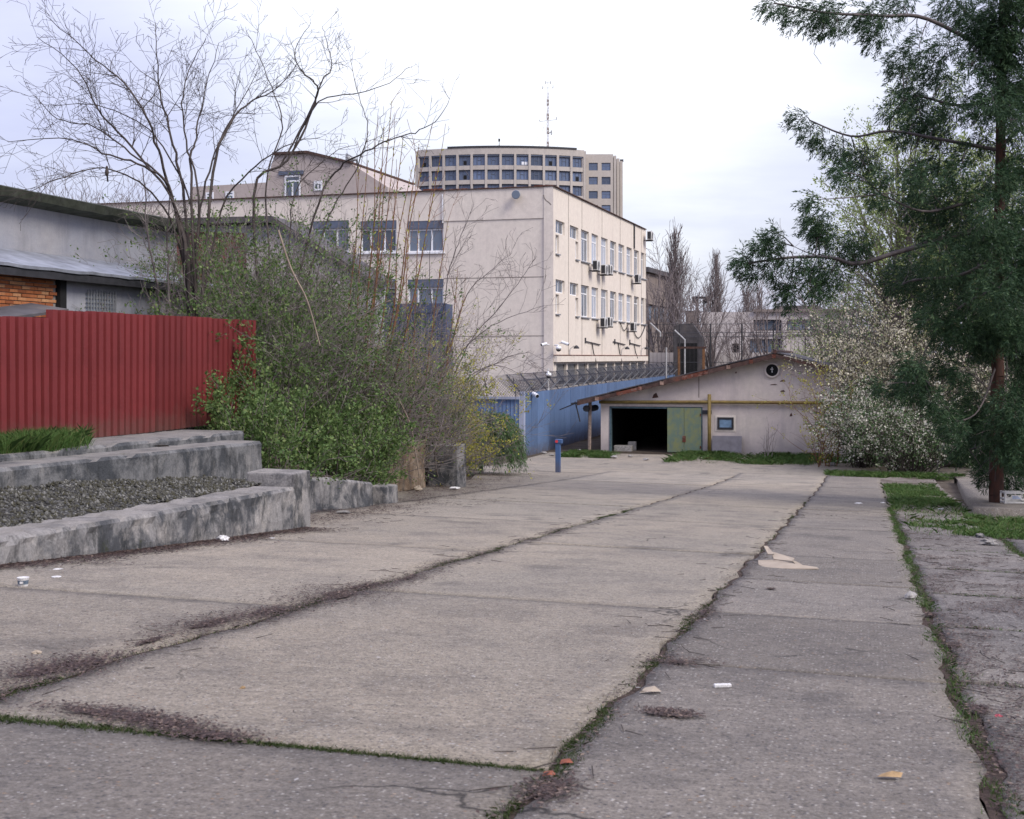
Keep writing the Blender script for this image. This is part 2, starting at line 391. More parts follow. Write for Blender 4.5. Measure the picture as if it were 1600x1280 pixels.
M['litterwhite'] = m_plain('white_litter', (.58, .57, .56), .7, var=.3, scale=40, dirt=(.25, .22, .19))
M['stone'] = m_plain('pale_stone', (.30, .285, .27), .9, var=.35, scale=14, bump=.5)
M['red_plastic'] = m_plain('pink_wrapper', (.55, .08, .11), .5)
M['dryleafm'] = m_plain('dry_leaf', (.30, .20, .10), .8, var=.3, scale=30)
M['cupblue'] = m_plain('cup_label', (.10, .13, .17), .5, var=.4, scale=40)
M['greenbit'] = m_plain('blue_print', (.16, .24, .45), .5)
def m_bark(name, a, b, sc=6):
    t = NT(name); c = t.coord((1, 1, .35), world=True)
    n = t.noise(c, sc, 5, .65); col = t.mix(t.rng(n, .35, .65), a, b); t.bump(n, .6, .02); return t.done(col, .9, 0, .15)
M['bark'] = m_bark('grey_bark', (.075, .065, .07), (.14, .12, .115))
M['barkdark'] = m_bark('dark_bark', (.045, .038, .036), (.09, .075, .068))
M['barkorange'] = m_bark('orange_twig_bark', (.22, .11, .065), (.16, .09, .06))
M['barkpale'] = m_bark('pale_dead_stem', (.30, .24, .19), (.2, .16, .13))
M['barkred'] = m_bark('red_brown_trunk', (.095, .045, .033), (.045, .032, .028), 9)
M['twig'] = m_bark('grey_brown_twig', (.135, .115, .112), (.25, .215, .20))
M['fartwig'] = m_bark('far_twig', (.15, .125, .125), (.20, .17, .165))
def m_leaf(name, a, b, c3=None, trans=.25):
    t = NT(name); g = t.node('ShaderNodeNewGeometry')
    r = t.node('ShaderNodeValToRGB'); t.l.new(g.outputs['Random Per Island'], r.inputs[0])
    r.color_ramp.elements[0].color = (*a, 1); r.color_ramp.elements[1].color = (*b, 1)
    if c3: e_ = r.color_ramp.elements.new(.85); e_.color = (*c3, 1); r.color_ramp.elements[2].position = 1.; r.color_ramp.elements[2].color = (*c3, 1); e_.position = .82; e_.color = (*b, 1)
    tr = t.node('ShaderNodeBsdfTranslucent'); t.l.new(r.outputs[0], tr.inputs[0])
    t.l.new(r.outputs[0], t.b.inputs['Base Color']); t.b.inputs['Roughness'].default_value = .6; t.b.inputs['Specular IOR Level'].default_value = .25
    mx = t.node('ShaderNodeMixShader'); mx.inputs[0].default_value = trans
    t.l.new(t.b.outputs[0], mx.inputs[1]); t.l.new(tr.outputs[0], mx.inputs[2]); t.l.new(mx.outputs[0], t.out.inputs[0])
    return t.m
M['leaf'] = m_leaf('shrub_leaf', (.055, .105, .030), (.125, .19, .058), (.22, .27, .10))
M['leafdark'] = m_leaf('dark_shrub_leaf', (.040, .09, .030), (.095, .165, .06), (.16, .22, .10))
M['leafyellow'] = m_leaf('yellow_bud', (.30, .29, .035), (.42, .41, .09), (.26, .17, .05))
M['leafweep'] = m_leaf('weeping_leaf', (.05, .11, .035), (.10, .18, .06))
M['leafpale'] = m_leaf('fresh_pale_leaf', (.20, .27, .08), (.33, .39, .16))
M['conifer'] = m_leaf('conifer_spray', (.017, .042, .020), (.040, .082, .035), (.085, .14, .055), .18)
M['blossom'] = m_leaf('cream_blossom', (.52, .47, .33), (.66, .62, .50), (.42, .40, .18), .3)
M['blossomw'] = m_leaf('white_blossom', (.50, .48, .40), (.68, .66, .57), (.22, .27, .11), .3)
M['grass'] = m_leaf('grass_blade', (.045, .105, .022), (.10, .175, .045), (.17, .17, .07))
M['moss'] = m_leaf('moss_blade', (.035, .06, .014), (.06, .09, .026), (.09, .075, .035))
M['litter'] = m_leaf('brown_leaf_litter', (.026, .016, .015), (.07, .042, .035), (.20, .145, .11), .05)
M['doorframe'] = m_plain('dark_teal_paint', (.07, .11, .13), .6, var=.4)
M['rustpale'] = m_plain('pale_flaking_rust', (.28, .19, .15), .9, var=.5, scale=8, dirt=(.14, .06, .04))
def m_dirt():
    t = NT('dry_dirt'); c = t.coord(world=True)
    a = t.noise(c, 30, 6, .8); b = t.noise(c, 6, 5, .7)
    col = t.mix(t.rng(a, .35, .7), (.030, .022, .020), (.13, .095, .08)); col = t.mix(t.rng(b, .6, .75, 0, .7), col, (.05, .055, .018))
    t.bump(a, 1., .02); return t.done(col, .95, 0, .1)
M['dirt'] = m_dirt()
def m_pebble():
    t = NT('grey_pebble'); g = t.node('ShaderNodeNewGeometry'); r = t.node('ShaderNodeValToRGB'); t.l.new(g.outputs['Random Per Island'], r.inputs[0])
    r.color_ramp.elements[0].color = (.05, .05, .05, 1); r.color_ramp.elements[1].color = (.20, .195, .18, 1); e_ = r.color_ramp.elements.new(.75); e_.color = (.085, .083, .074, 1); e2 = r.color_ramp.elements.new(.3); e2.color = (.05, .047, .028, 1)
    return t.done(r.outputs[0], .9, 0, .2)
M['pebble'] = m_pebble()
M['rustleaf'] = m_plain('rust_red_leaf', (.20, .062, .035), .85, var=.4, scale=40)
M['postgrey'] = m_plain('galvanised_post', (.40, .40, .41), .5, .2, var=.25)
# ------------------------------------------------------------------ ground
def grid_mesh(name, us, vs, fn, m, smooth=True):
    P = [fn(u, v) for v in vs for u in us]; nu = len(us)
    fs = [(j * nu + i, j * nu + i + 1, (j + 1) * nu + i + 1, (j + 1) * nu + i) for j in range(len(vs) - 1) for i in range(nu - 1)]
    return np_mesh(name, np.array([tuple(p) for p in P]), fs, m, smooth)
def lin(a, b, n): return [a + (b - a) * i / (n - 1) for i in range(n)]
xs = [-3000, -600, -120] + lin(-60, 60, 61) + [120, 600, 3000]; ys = [-300, -60] + lin(-14, 140, 78) + [300, 900, 3000]
tag(link('ground', grid_mesh('ground', xs, ys, lambda x, y: (x, y, gz(x, y) - .09 + .015 * math.sin(x * 1.7) * math.sin(y * 1.3)), M['soil'])), 'bare brown soil under and around the paving', kind='structure')

drive = empty('driveway'); tag(drive, 'old pale concrete driveway of large cast slabs sloping to the garage', kind='structure')
def edge(k, t):                                      # ragged slab edge, the same for both neighbours
    return .030 * math.sin(t * 1.9 + k * 2.1) + .022 * math.sin(t * 5.3 + k) + .012 * math.sin(t * 13.7 + 3 * k)
LANES = [(-9.6, -4.78), (-4.72, -1.46), (-1.40, .53), (.63, 2.15), (2.28, 6.5)]
CROSS = {0: [-8, -1.4, 4.6, 10.6, 16.6, 22.6, 28.6, 35, 42, 50], 1: [-8, 0, 6.0, 12.06, 18.2, 24.3, 30.5, 37, 44, 52], 2: [-8, -2, 3, 9.2, 12.0, 15, 18.3, 24.3, 30.5, 37, 44, 52],
         3: [-8, -2, 3, 6.3, 9.25, 12, 14.6, 17.5, 20.5, 24, 28, 31], 4: [-8, -2, 3, 8, 12.6, 16.4, 20.5, 24.5]}
for li, (u0, u1) in enumerate(LANES):
    cs = CROSS[li]
    for ci in range(len(cs) - 1):
        v0, v1 = cs[ci], cs[ci + 1]
        if li == 1 and ci == 2: gp = .035
        else: gp = .008 if li in (0, 1, 2) else .03
        nu, nv = 14, 22
        tilt = random.uniform(-.008, .008); dz = random.uniform(-.006, .006)
        def fn(a, b, z):
            v = v0 + gp + (v1 - v0 - 2 * gp) * b; v += edge(li * 7 + 3, u0 + a * (u1 - u0)) * (.5 if b < .02 or b > .98 else 0) * .35
            uu0 = u0 + edge(li, v); uu1 = u1 + edge(li + 1, v)
            u = uu0 + (uu1 - uu0) * a
            x, y = W(u, v); return (x, y, gz(x, y) + dz + tilt * (a - .5) + z)
        P = [fn(a, b, 0) for b in lin(0, 1, nv) for a in lin(0, 1, nu)]
        fs = [(j * nu + i, j * nu + i + 1, (j + 1) * nu + i + 1, (j + 1) * nu + i) for j in range(nv - 1) for i in range(nu - 1)]
        ring = [i for i in range(nu)] + [j * nu + nu - 1 for j in range(1, nv)] + [(nv - 1) * nu + i for i in range(nu - 2, -1, -1)] + [j * nu for j in range(nv - 2, 0, -1)]
        b0 = len(P); P += [(P[i][0], P[i][1], P[i][2] - .12) for i in ring]
        n = len(ring); fs += [(ring[(k + 1) % n], ring[k], b0 + k, b0 + (k + 1) % n) for k in range(n)]
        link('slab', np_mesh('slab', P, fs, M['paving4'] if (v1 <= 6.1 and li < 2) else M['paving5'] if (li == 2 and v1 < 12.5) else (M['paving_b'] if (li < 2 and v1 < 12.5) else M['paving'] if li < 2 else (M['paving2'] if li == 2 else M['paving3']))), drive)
for ju, jv0, jv1, jw in ((-4.75, -7, 50, .075), (-1.43, -7, 52, .07), (.58, -7, 31, .11), (2.215, -7, 24.5, .12)):
    link('joint_soil', grid_mesh('joint_soil', [-jw, 0, jw], lin(jv0, jv1, 130), lambda a, v: GUV(ju + edge(1, v) + a, v, -.016), M['dirt']), drive)
link('joint_soil', grid_mesh('joint_soil', lin(-4.74, -1.44, 30), [5.93, 6.0, 6.07], lambda u, v: GUV(u, v, -.016), M['dirt']), drive)
# the far apron in front of the garage, one worn sheet
tag(link('apron', grid_mesh('apron', lin(-14.9, 1.0, 40), lin(49.3, 62.8, 34), lambda u, v: GUV(u, v, -.022), M['paving'])), kind='structure')
tag(link('side_apron', grid_mesh('side_apron', lin(-12.2, -9.65, 12), lin(24, 52, 40), lambda u, v: GUV(-9.55 + (u + 9.65) * (1 + (0 if v < 40 else (v - 40) * .1)), v, -.028), M['paving'])), kind='structure')
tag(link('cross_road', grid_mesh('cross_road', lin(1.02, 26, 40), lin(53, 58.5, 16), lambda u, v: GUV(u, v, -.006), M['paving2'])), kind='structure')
tag(link('verge_soil', grid_mesh('verge_soil', lin(.56, 2.5, 10), lin(30.9, 53, 40), lambda u, v: GUV(u, v, -.012 + .012 * math.sin(u * 5 + v * 2.1)), M['vsoil'])), kind='structure')
# raised pad on the right
pad = MB()
def padpt(u, v, z): x, y = W(u, v); return (x, y, max(gz(x, y), .4 * gz(x, y) + .6 * .9) * 0 + gz(x, y) + z)
PU, PV = lin(2.35, 16, 18), lin(31.2, 51, 26)
P = [padpt(u + (.0 if i else (v - 31.2) * .045), v, .16) for v in PV for i, u in enumerate(PU)]
nu = len(PU); nv = len(PV)
fs = [(j * nu + i, j * nu + i + 1, (j + 1) * nu + i + 1, (j + 1) * nu + i) for j in range(nv - 1) for i in range(nu - 1)]
ring = [i for i in range(nu)] + [j * nu + nu - 1 for j in range(1, nv)] + [(nv - 1) * nu + i for i in range(nu - 2, -1, -1)] + [j * nu for j in range(nv - 2, 0, -1)]
b0 = len(P); P += [(P[i][0], P[i][1], P[i][2] - .3) for i in ring]; n = len(ring)
fs += [(ring[(k + 1) % n], ring[k], b0 + k, b0 + (k + 1) % n) for k in range(n)]
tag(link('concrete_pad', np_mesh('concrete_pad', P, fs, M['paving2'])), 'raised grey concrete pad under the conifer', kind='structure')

# terrace behind the walls
WALL = [(-2, -9.75), (8, -9.25), (12, -8.79), (14.5, -8.5), (18.7, -8.28), (19.1, -8.28)]
def interp(tab, v):
    if v <= tab[0][0]: return tab[0][1]
    for (a, x), (b, y) in zip(tab, tab[1:]):
        if v <= b: return x + (y - x) * (v - a) / (b - a)
    return tab[-1][1]
EDGE = [(-8, -12.4), (12, -11.5), (18.6, -10.9), (19.2, -10.2), (22.5, -10.6), (25, -10.1), (30, -12.3), (38, -12.5), (46, -14.5), (56, -17)]
TOPZ = [(-8, 3.35), (19, 3.32), (20, 3.0), (23, 2.75), (26, 2.65), (38, 2.1), (46, 1.0), (54, .1)]
def terrace(a, v):                                   # a 0..1 from the edge inwards
    u = interp(EDGE, v) - a * 40
    x, y = W(u, v); base = gz(x, y) - .08
    zt = interp(TOPZ, v); inl = min(1, a * 40 / (.25 if v < 19 else 1.8))
    z = zt * inl + (1 - inl) * min(zt - .2, base + (.5 if v < 38 else .0)) if v > 19 else zt
    z += .05 * math.sin(u * 2.3 + v) * math.sin(v * 1.9)
    z = max(z, base - .05); return (x, y, z + .55 * max(0, min(1, (a * 40 - 1) / 3)) * (1 if 19 < v < 36 else 0))
As = [0, .006, .012, .02, .03, .045, .06, .08, .11, .15, .2, .3, .5, 1]
tag(link('embankment', grid_mesh('embankment', As, lin(-8, 56, 130), terrace, M['soil'])), 'overgrown earth bank behind the concrete walls', kind='structure')
def gter(x, y):
    u, v = UV(x, y); return terrace(max(0, (interp(EDGE, v) - u) / 40), v)[2] if u < interp(EDGE, v) else gz(x, y)

# ------------------------------------------------------------------ retaining walls on the left (uv strips, each one solid)
def strip_solid(line, widths, ztop, zbot, n, jag=.02):
    """long solid along v: line(v)->u of the front face, going back by width, top and bottom z per v"""
    P = []; fs = []
    for i, v in enumerate(n):
        u = line(v); w = widths(v); zt = ztop(v); zb = zbot(v)
        j = jag * (math.sin(v * 7.1) + math.sin(v * 17.3 + 1) + random.uniform(-1, 1)) * .5
        chip = -.05 if random.random() < .07 else 0
        prof = [(u + j * .6, zb), (u + j * .5 + .01, zb + (zt - zb) * .35), (u - j * .5, zb + (zt - zb) * .75), (u + j * .3, zt - .05), (u - .035 + chip * .5, zt + chip * .6 - .004), (u - w * .4, zt + j * .4), (u - w, zt + j * .3), (u - w, zb)]
        for (uu, z) in prof: x, y = W(uu, v); P.append((x, y, z))
    k = 8
    for i in range(len(n) - 1):
        for q in range(k): a = i * k + q; b = i * k + (q + 1) % k; fs.append((a, b, b + k, a + k))
    m = MB(); m.add(P, fs + [tuple(range(k))[::-1], tuple(range((len(n) - 1) * k, len(n) * k))]); return m
low = strip_solid(lambda v: interp(WALL, v), lambda v: .62, lambda v: 2.80 - .008 * (v - 12), lambda v: gz(*W(interp(WALL, v), v)) - .1, lin(-2, 18.35, 260), .035)
wall_low = empty('retaining_wall', (0, 0, 0)); tag(wall_low, 'low stained grey concrete wall nearest the driveway with a raised end block', 'wall')
low.build('wall_face', M['wallc'], wall_low)
blk = MB()
def uvbox(m, u0, u1, v0, v1, z0, z1, j=.012):
    vs = []
    for z in (z0, z1):
        for (u, v) in ((u0, v0), (u1, v0), (u1, v1), (u0, v1)):
            x, y = W(u + random.uniform(-j, j), v + random.uniform(-j, j)); vs.append((x, y, z + random.uniform(-j, j)))
    m.add(vs, ((3, 2, 1, 0), (4, 5, 6, 7), (0, 1, 5, 4), (1, 2, 6, 5), (2, 3, 7, 6), (3, 0, 4, 7))); return m
uvbox(blk, -9.12, -8.30, 18.36, 18.95, 1.9, 2.95).build('end_block', M['wallc'], wall_low, bevel=.03)
# gravel bank between the walls
def S2(v): return interp([(-2, -11.1), (12, -10.7), (18, -10.25), (20, -10.0)], v)
def bank(a, v):
    u0 = interp(WALL, v) - .58; u1 = S2(v) + .02
    u = u0 + (u1 - u0) * a; x, y = W(u, v)
    top = interp([(-2, 3.13), (12, 3.12), (16, 3.0), (18.4, 2.82), (19.4, 2.76)], v)
    z = 2.76 + (top - 2.76) * a ** .8 + .03 * math.sin(x * 5) * math.sin(y * 4) + random.uniform(-.012, .012)
    return (x, y, z)
tag(link('gravel_bank', grid_mesh('gravel_bank', lin(0, 1, 16), lin(-2, 18.9, 150), bank, M['gravel'])), 'sloping bank of grey gravel between the two low walls', 'gravel', kind='stuff')
PB = [Vector(bank(random.random(), random.uniform(4, 18.8))) for _ in range(15000)]
def pebbles(name, pts, r, m, lab, cat):
    P = np.array([tuple(p) for p in pts]); N = len(P); rr = (r * RNG.uniform(.4, 1.5, N))[:, None, None]
    O = np.array([[1, 0, 0], [-1, 0, 0], [0, 1, 0], [0, -1, 0], [0, 0, 1], [0, 0, -1]], dtype=float)[None]
    V = P[:, None, :] + O * rr * RNG.uniform(.55, 1.2, (N, 6, 1)) + RNG.normal(0, .22, (N, 6, 3)) * rr
    T = np.array([[0, 2, 4], [2, 1, 4], [1, 3, 4], [3, 0, 4], [2, 0, 5], [1, 2, 5], [3, 1, 5], [0, 3, 5]])
    f = (np.arange(N) * 6)[:, None, None] + T[None]
    return tag(link(name, np_mesh(name, V.reshape(-1, 3), f.reshape(-1, 3), m)), lab, cat, kind='stuff')
pebbles('gravel', PB, .023, M['pebble'], 'loose grey stones covering the bank between the low walls', 'gravel')
up = strip_solid(S2, lambda v: .7 if v < 17.6 else .4, lambda v: 3.36 - .004 * (v - 12) + .03 * math.sin(v * .9), lambda v: 2.5, lin(-2, 14.1, 60), .03)
wall_up = tag(up.build('step_wall', M['wallc2']), 'broken upper concrete step wall beside the grass tuft', 'wall')
up2 = strip_solid(lambda v: S2(v) + .06, lambda v: .75, lambda v: 3.31 - .006 * (v - 14), lambda v: 2.4, lin(14.25, 20.6, 40), .02)
tag(up2.build('step_wall', M['wallc2']), 'upper concrete step wall right of the break in the gravel bank', 'wall')
top3 = strip_solid(lambda v: S2(v) - .62, lambda v: 1.2, lambda v: 3.40, lambda v: 2.4, lin(11, 21.3, 50), .015)
tag(top3.build('concrete_step', M['wallc2']), 'topmost thin concrete step in front of the red fence', 'step')

# further walls under the shrubs
w2 = strip_solid(lambda v: interp([(19.3, -9.75), (22.4, -9.8), (24.6, -9.5)], v), lambda v: .4, lambda v: interp([(19, 2.65), (23, 2.45), (24.7, 2.2)], v), lambda v: 1.5, lin(19.35, 24.7, 40), .02)
tag(w2.build('retaining_wall', M['wallc']), 'grey broken concrete wall behind the end block under the green shrub', 'wall')
tag(uvbox(MB(), -9.95, -9.55, 25.6, 26.3, 1.5, 2.03, .03).build('concrete_block', M['wallc'], bevel=.03), 'small broken concrete block beside the brown slab', 'block')
def px_slab(name, m, pxa, pya, pxb, pyb, top_y, depth, j=.03):
    a, b = G(pxa, pya), G(pxb, pyb); t = (b - a); t.z = 0; L = t.length; t.normalize(); nrm = Vector((-t.y, t.x, 0))
    if nrm.y < 0: nrm = -nrm
    h = (pya - top_y) * a.y / F; mb = MB(); n = 14
    P = []; fs = []
    for i in range(n + 1):
        p = a + t * (L * i / n); base = p.z - .1
        for k_ in range(6): P.append(tuple(p + nrm * random.uniform(-j, j) * .6 + Vector((0, 0, -.1 + (h + .1 + (random.uniform(-j, j) if k_ == 5 else 0)) * k_ / 5))))
        P.append(tuple(p + nrm * depth + Vector((0, 0, h + random.uniform(-j, j))))); P.append(tuple(p + nrm * depth + Vector((0, 0, -.1))))
    k = 8
    for i in range(n):
        for q in range(k): c0 = i * k + q; c1 = i * k + (q + 1) % k; fs.append((c0, c0 + k, c1 + k, c1))
    mb.add(P, fs + [tuple(range(k)), tuple(range(n * k, n * k + k))[::-1]]); return mb.build(name, m)
tag(px_slab('rough_wall', M['browncon'], 590, 768, 664, 764, 697, .5, .05), 'brown rough wall slab under the yellow budded shrub', 'wall')
pil = MB(); pa = G(700, 760); u_, v_ = UV(pa.x, pa.y)
uvbox(pil, u_ - .55, u_ + .28, v_ - .05, v_ + .8, pa.z - .1, pa.z + 1.12, .01)
tag(pil.build('concrete_pillar', M['wallc'], bevel=.02), 'square grey concrete pillar at the end of the brown wall', 'pillar')

# ------------------------------------------------------------------ corrugated sheets
def sheet(L, z0, z1, pitch, depth, m, flat=.5, nz=1):
    """corrugated sheet along +x from 0 to L, ribs towards -y"""
    xs_ = []; x = 0; k = int(round(L / pitch))
    for i in range(k):
        a = i * pitch; xs_ += [(a, 0), (a + pitch * .15, 0), (a + pitch * .26, -depth), (a + pitch * .86, -depth)]
    xs_.append((k * pitch, 0)); n = len(xs_); zs = lin(z0, z1, nz + 1)
    vs = [(x, y, z) for z in zs for x, y in xs_]
    fs = [(j * n + i, j * n + i + 1, (j + 1) * n + i + 1, (j + 1) * n + i) for j in range(nz) for i in range(n - 1)]
    mb = MB(); mb.add(vs, fs); return mb, k * pitch
# red fence, parallel to the driveway
fa = Vector((-7.37, 19.0, 0)); fb = Vector((-5.32, 26.65, 0)); ft = (fb - fa).normalized(); frz = math.atan2(ft.y, ft.x)
red = empty('red_fence', (fa.x - ft.x * 8.125, fa.y - ft.y * 8.125, 3.3), frz); tag(red, 'dark red corrugated sheet metal fence with a stepped top edge', 'fence')
fL = (fb - fa).length + 8.125
pitch = .205; x = 0; i = 0; step_x = 8.125 + (Vector((-7.1, 20, 0)) - fa).length - .0
protos = {}
while x < fL - .05:
    k = 5 if x + 5 * pitch < fL else max(1, int((fL - x) / pitch + .5)); hi = 2.13 if x > step_x - .6 else 1.98
    key = (k, hi)
    if key not in protos: protos[key] = sheet(k * pitch, .1, hi, pitch, .085, None)[0].mesh('sheet', M['red'])
    o = link('sheet', protos[key], red, (x, random.uniform(-.022, .022), random.uniform(-.018, .018)))
    o.rotation_euler = (random.uniform(-.006, .006), random.uniform(-.004, .004), 0)
    x += k * pitch
rl = MB(); rl.box(0, fL, .03, .07, .5, .56).box(0, fL, .03, .07, 1.6, 1.66); rl.build('rail', M['darkmetal'], red)
for q in range(6):
    ps = MB(); ps.box(q * 2.7, q * 2.7 + .06, .072, .132, -.3, 2.0).build('post', M['darkmetal'], red)

# ------------------------------------------------------------------ left house behind the red fence
HO = Vector((-11.9, 21.3, 3.3)); house = empty('plastered_house', HO, R(90) - TH)   # local x runs along the driveway, local -y faces it
tag(house, 'long grey blue plastered house with mossy eave and lean-to behind the red fence', 'house')
def tloc(px, off):                                   # local x on a plane set 'off' metres towards the driveway
    X0, Y0 = HO.x + off * CT, HO.y - off * ST; k = (px - CX) / F
    return (k * Y0 - X0) / (ST - k * CT)
hx1 = tloc(276, 0)
wl_ = MB(); wl_.box(-6, hx1, 0, 6, -.6, 4.72); wl_.build('wall', M['greywall'], house)
rf = MB(); N_ = 46
P = []; fs = []
for i, xx in enumerate(lin(-6.3, hx1 + .3, N_)):
    s_ = random.uniform(-.03, .03); P += [(xx, -.42 + s_, 4.62 + s_), (xx, -.46 + s_, 4.80), (xx, .1, 4.93), (xx, 6.3, 5.9), (xx, 6.3, 5.75), (xx, .02, 4.55)]
for i in range(N_ - 1):
    for q in range(6): fs.append((i * 6 + q, (i + 1) * 6 + q, (i + 1) * 6 + (q + 1) % 6, i * 6 + (q + 1) % 6))
rf.add(P, fs + [tuple(range(6)), tuple(range((N_ - 1) * 6, N_ * 6))[::-1]]); rf.build('roof', M['mossroof'], house)
# lean-to
lr = MB(); LX1 = tloc(330, 1.5)
P = []; fs = []; N_ = 40
for xx in lin(-6, LX1, N_):
    s_ = random.uniform(-.015, .015); P += [(xx, -1.72 + s_, 3.08 + s_), (xx, -1.73 + s_, 3.14 + s_), (xx, -.003, 3.62), (xx, -.003, 3.55)]
for i in range(N_ - 1):
    for q in range(4): fs.append((i * 4 + q, (i + 1) * 4 + q, (i + 1) * 4 + (q + 1) % 4, i * 4 + (q + 1) % 4))
lr.add(P, fs + [(0, 1, 2, 3), tuple(range((N_ - 1) * 4, N_ * 4))[::-1]]); lt = lr.build('lean_to_roof', M['metalroof'], house)
fasc = MB(); fasc.box(-6, LX1, -1.70, -1.66, 2.92, 3.06).build('fascia', M['darkmetal'], house)
bx1 = tloc(90, 1.45)
MB().box(tloc(96, 1.45) + .1, LX1, -1.42, -1.30, -.4, 3.06).build('lean_to_wall', M['greywall'], house)
MB().box(bx1 + .02, tloc(98, 1.45) + .06, -1.50, -1.30, -.3, 3.0).build('post', M['black'], house)
bw = MB().box(-6, bx1, -1.40, -1.28, -.4, 3.0).build('brick_wall', M['mortar'], house)
bm_ = MB(); bm_.box(0, .24, -.06, .03, 0, .058); bme = bm_.mesh('brick', M['brick'])
for r_ in range(17):
    xx = bx1 - .25 - (.125 if r_ % 2 else 0)
    while xx > .9:
        o = link('brick', bme, bw, (xx + random.uniform(-.006, .006), -1.375 + random.uniform(-.012, .012), 1.74 + r_ * .074)); xx -= .252
# barred window
g0, g1 = tloc(136, 1.45), tloc(179, 1.45)
wf = MB().box(g0, g1, -1.435, -1.405, 1.95, 2.72).build('window', M['curtain'], house)
for i in range(11): MB().box(g0 + (g1 - g0) * i / 10 - .011, g0 + (g1 - g0) * i / 10 + .011, -1.49, -1.47, 1.85, 2.8).build('bar', M['greymetal'], wf)
for i in range(10): MB().box(g0 - .03, g1 + .03, -1.467, -1.45, 1.9 + i * .09, 1.918 + i * .09).build('bar', M['greymetal'], wf)
# scrap roof sheet leaning below the brick wall
MB().add([(0, 0, 0), (2.6, 0, .30), (2.6, .8, .42), (0, .8, .12), (0, 0, .05), (2.6, 0, .35), (2.6, .8, .47), (0, .8, .17)], ((3, 2, 1, 0), (4, 5, 6, 7), (0, 1, 5, 4), (1, 2, 6, 5), (2, 3, 7, 6), (3, 0, 4, 7))).build('scrap_roof', M['roofing'], house, (1.6, -2.6, 1.95))
MB().box(1.4, 4.9, -2.3, -1.55, -.3, 2.0).build('scrap_shed', M['black'], house)

# dark brick house behind the shrubs
bh = empty('brick_house', at(292, 520, 43), -R(12)); tag(bh, 'dim red brick house with a dark low roof hidden behind the shrub tangle', 'house')
wz = at(300, 352, 43).z - bh.location.z; ww = (440 - 292) * 43 / F; we = (580 - 292) * 43 / F
MB().prism([(-2.0, -4), (we, -4), (we, wz - 1.9), (ww, wz - .05), (-2.0, wz - .05)], 0, 2.2).build('wall', M['greywall'], bh)
MB().prism([(-1.98, -4), (2.09, -4), (2.09, wz - .3), (-1.98, wz - .1)], -.05, -.003).build('brick_panel', M['redbrick'], bh)
MB().prism([(-2.2, wz), (ww, wz), (we + .3, wz - 1.95), (we + .3, wz - 1.78), (ww, wz + .2), (-2.2, wz + .2)], -.35, 2.5).build('roof', M['roofing'], bh)
MB().prism([(2.1, -4), (we - .02, -4), (we - .02, wz - 2.0), (ww, wz - .3), (2.1, wz - .9)], -.06, -.003).build('plastered_end', M['palewall'], bh)
for i in range(3): MB().box(.1 + i * .65, .5 + i * .65, -.05, -.003, wz - 1.6, wz - .8).build('window', M['glass'], bh)
# blue metal shed behind the shrubs
bs = empty('metal_shed', at(598, 620, 57), -R(14)); tag(bs, 'tall faded blue corrugated metal shed in front of the beige building', 'shed')
bz = at(598, 475, 57).z - bs.location.z; bwid = 103 * 57 / F
MB().box(0, bwid, .05, 1.0, -3, bz - .02).build('body', M['blue_old'], bs)
s_, _ = sheet(bwid, -3, bz - .42, .19, .04, None); s_.build('cladding', M['blue_old'], bs)
MB().box(-.03, bwid + .03, -.06, .04, bz - .40, bz).build('top_band', M['blue_old'], bs)
# ------------------------------------------------------------------ blue boundary fence with wire
FT = R(16.2); FO = Vector((.50, 62.2, .05))
bf = empty('blue_fence', FO, R(90) - FT); tag(bf, 'long blue corrugated metal fence with angled wire outriggers along the top', 'fence')
SH = 2.94
prot = sheet(1.14, -.1, SH, .19, .075, None)[0].mesh('sheet', M['blue'])
for i in range(56):
    o = link('sheet', prot, bf, (.14 + i * 1.142, random.uniform(-.01, .01), .008 * i + random.uniform(-.01, .01)))
    o.rotation_euler = (random.uniform(-.008, .008), 0, 0)
MB().box(-.10, .13, -.10, .12, -.2, SH + .08).build('post', M['bluepost'], bf)
arm_r = MB().bar((0, .06, SH - .1), (0, -.56, SH + .52), .05, .05).mesh('outrigger', M['greymetal'])
arm_l = MB().bar((0, .02, SH - .1), (0, .80, SH + .88), .06, .06).mesh('outrigger', M['wire'])
for i in range(27):
    link('outrigger', arm_r, bf, (.2 + i * 2.4, .02, .02 * i)); link('outrigger', arm_l, bf, (.26 + i * 2.4, .07, .02 * i))

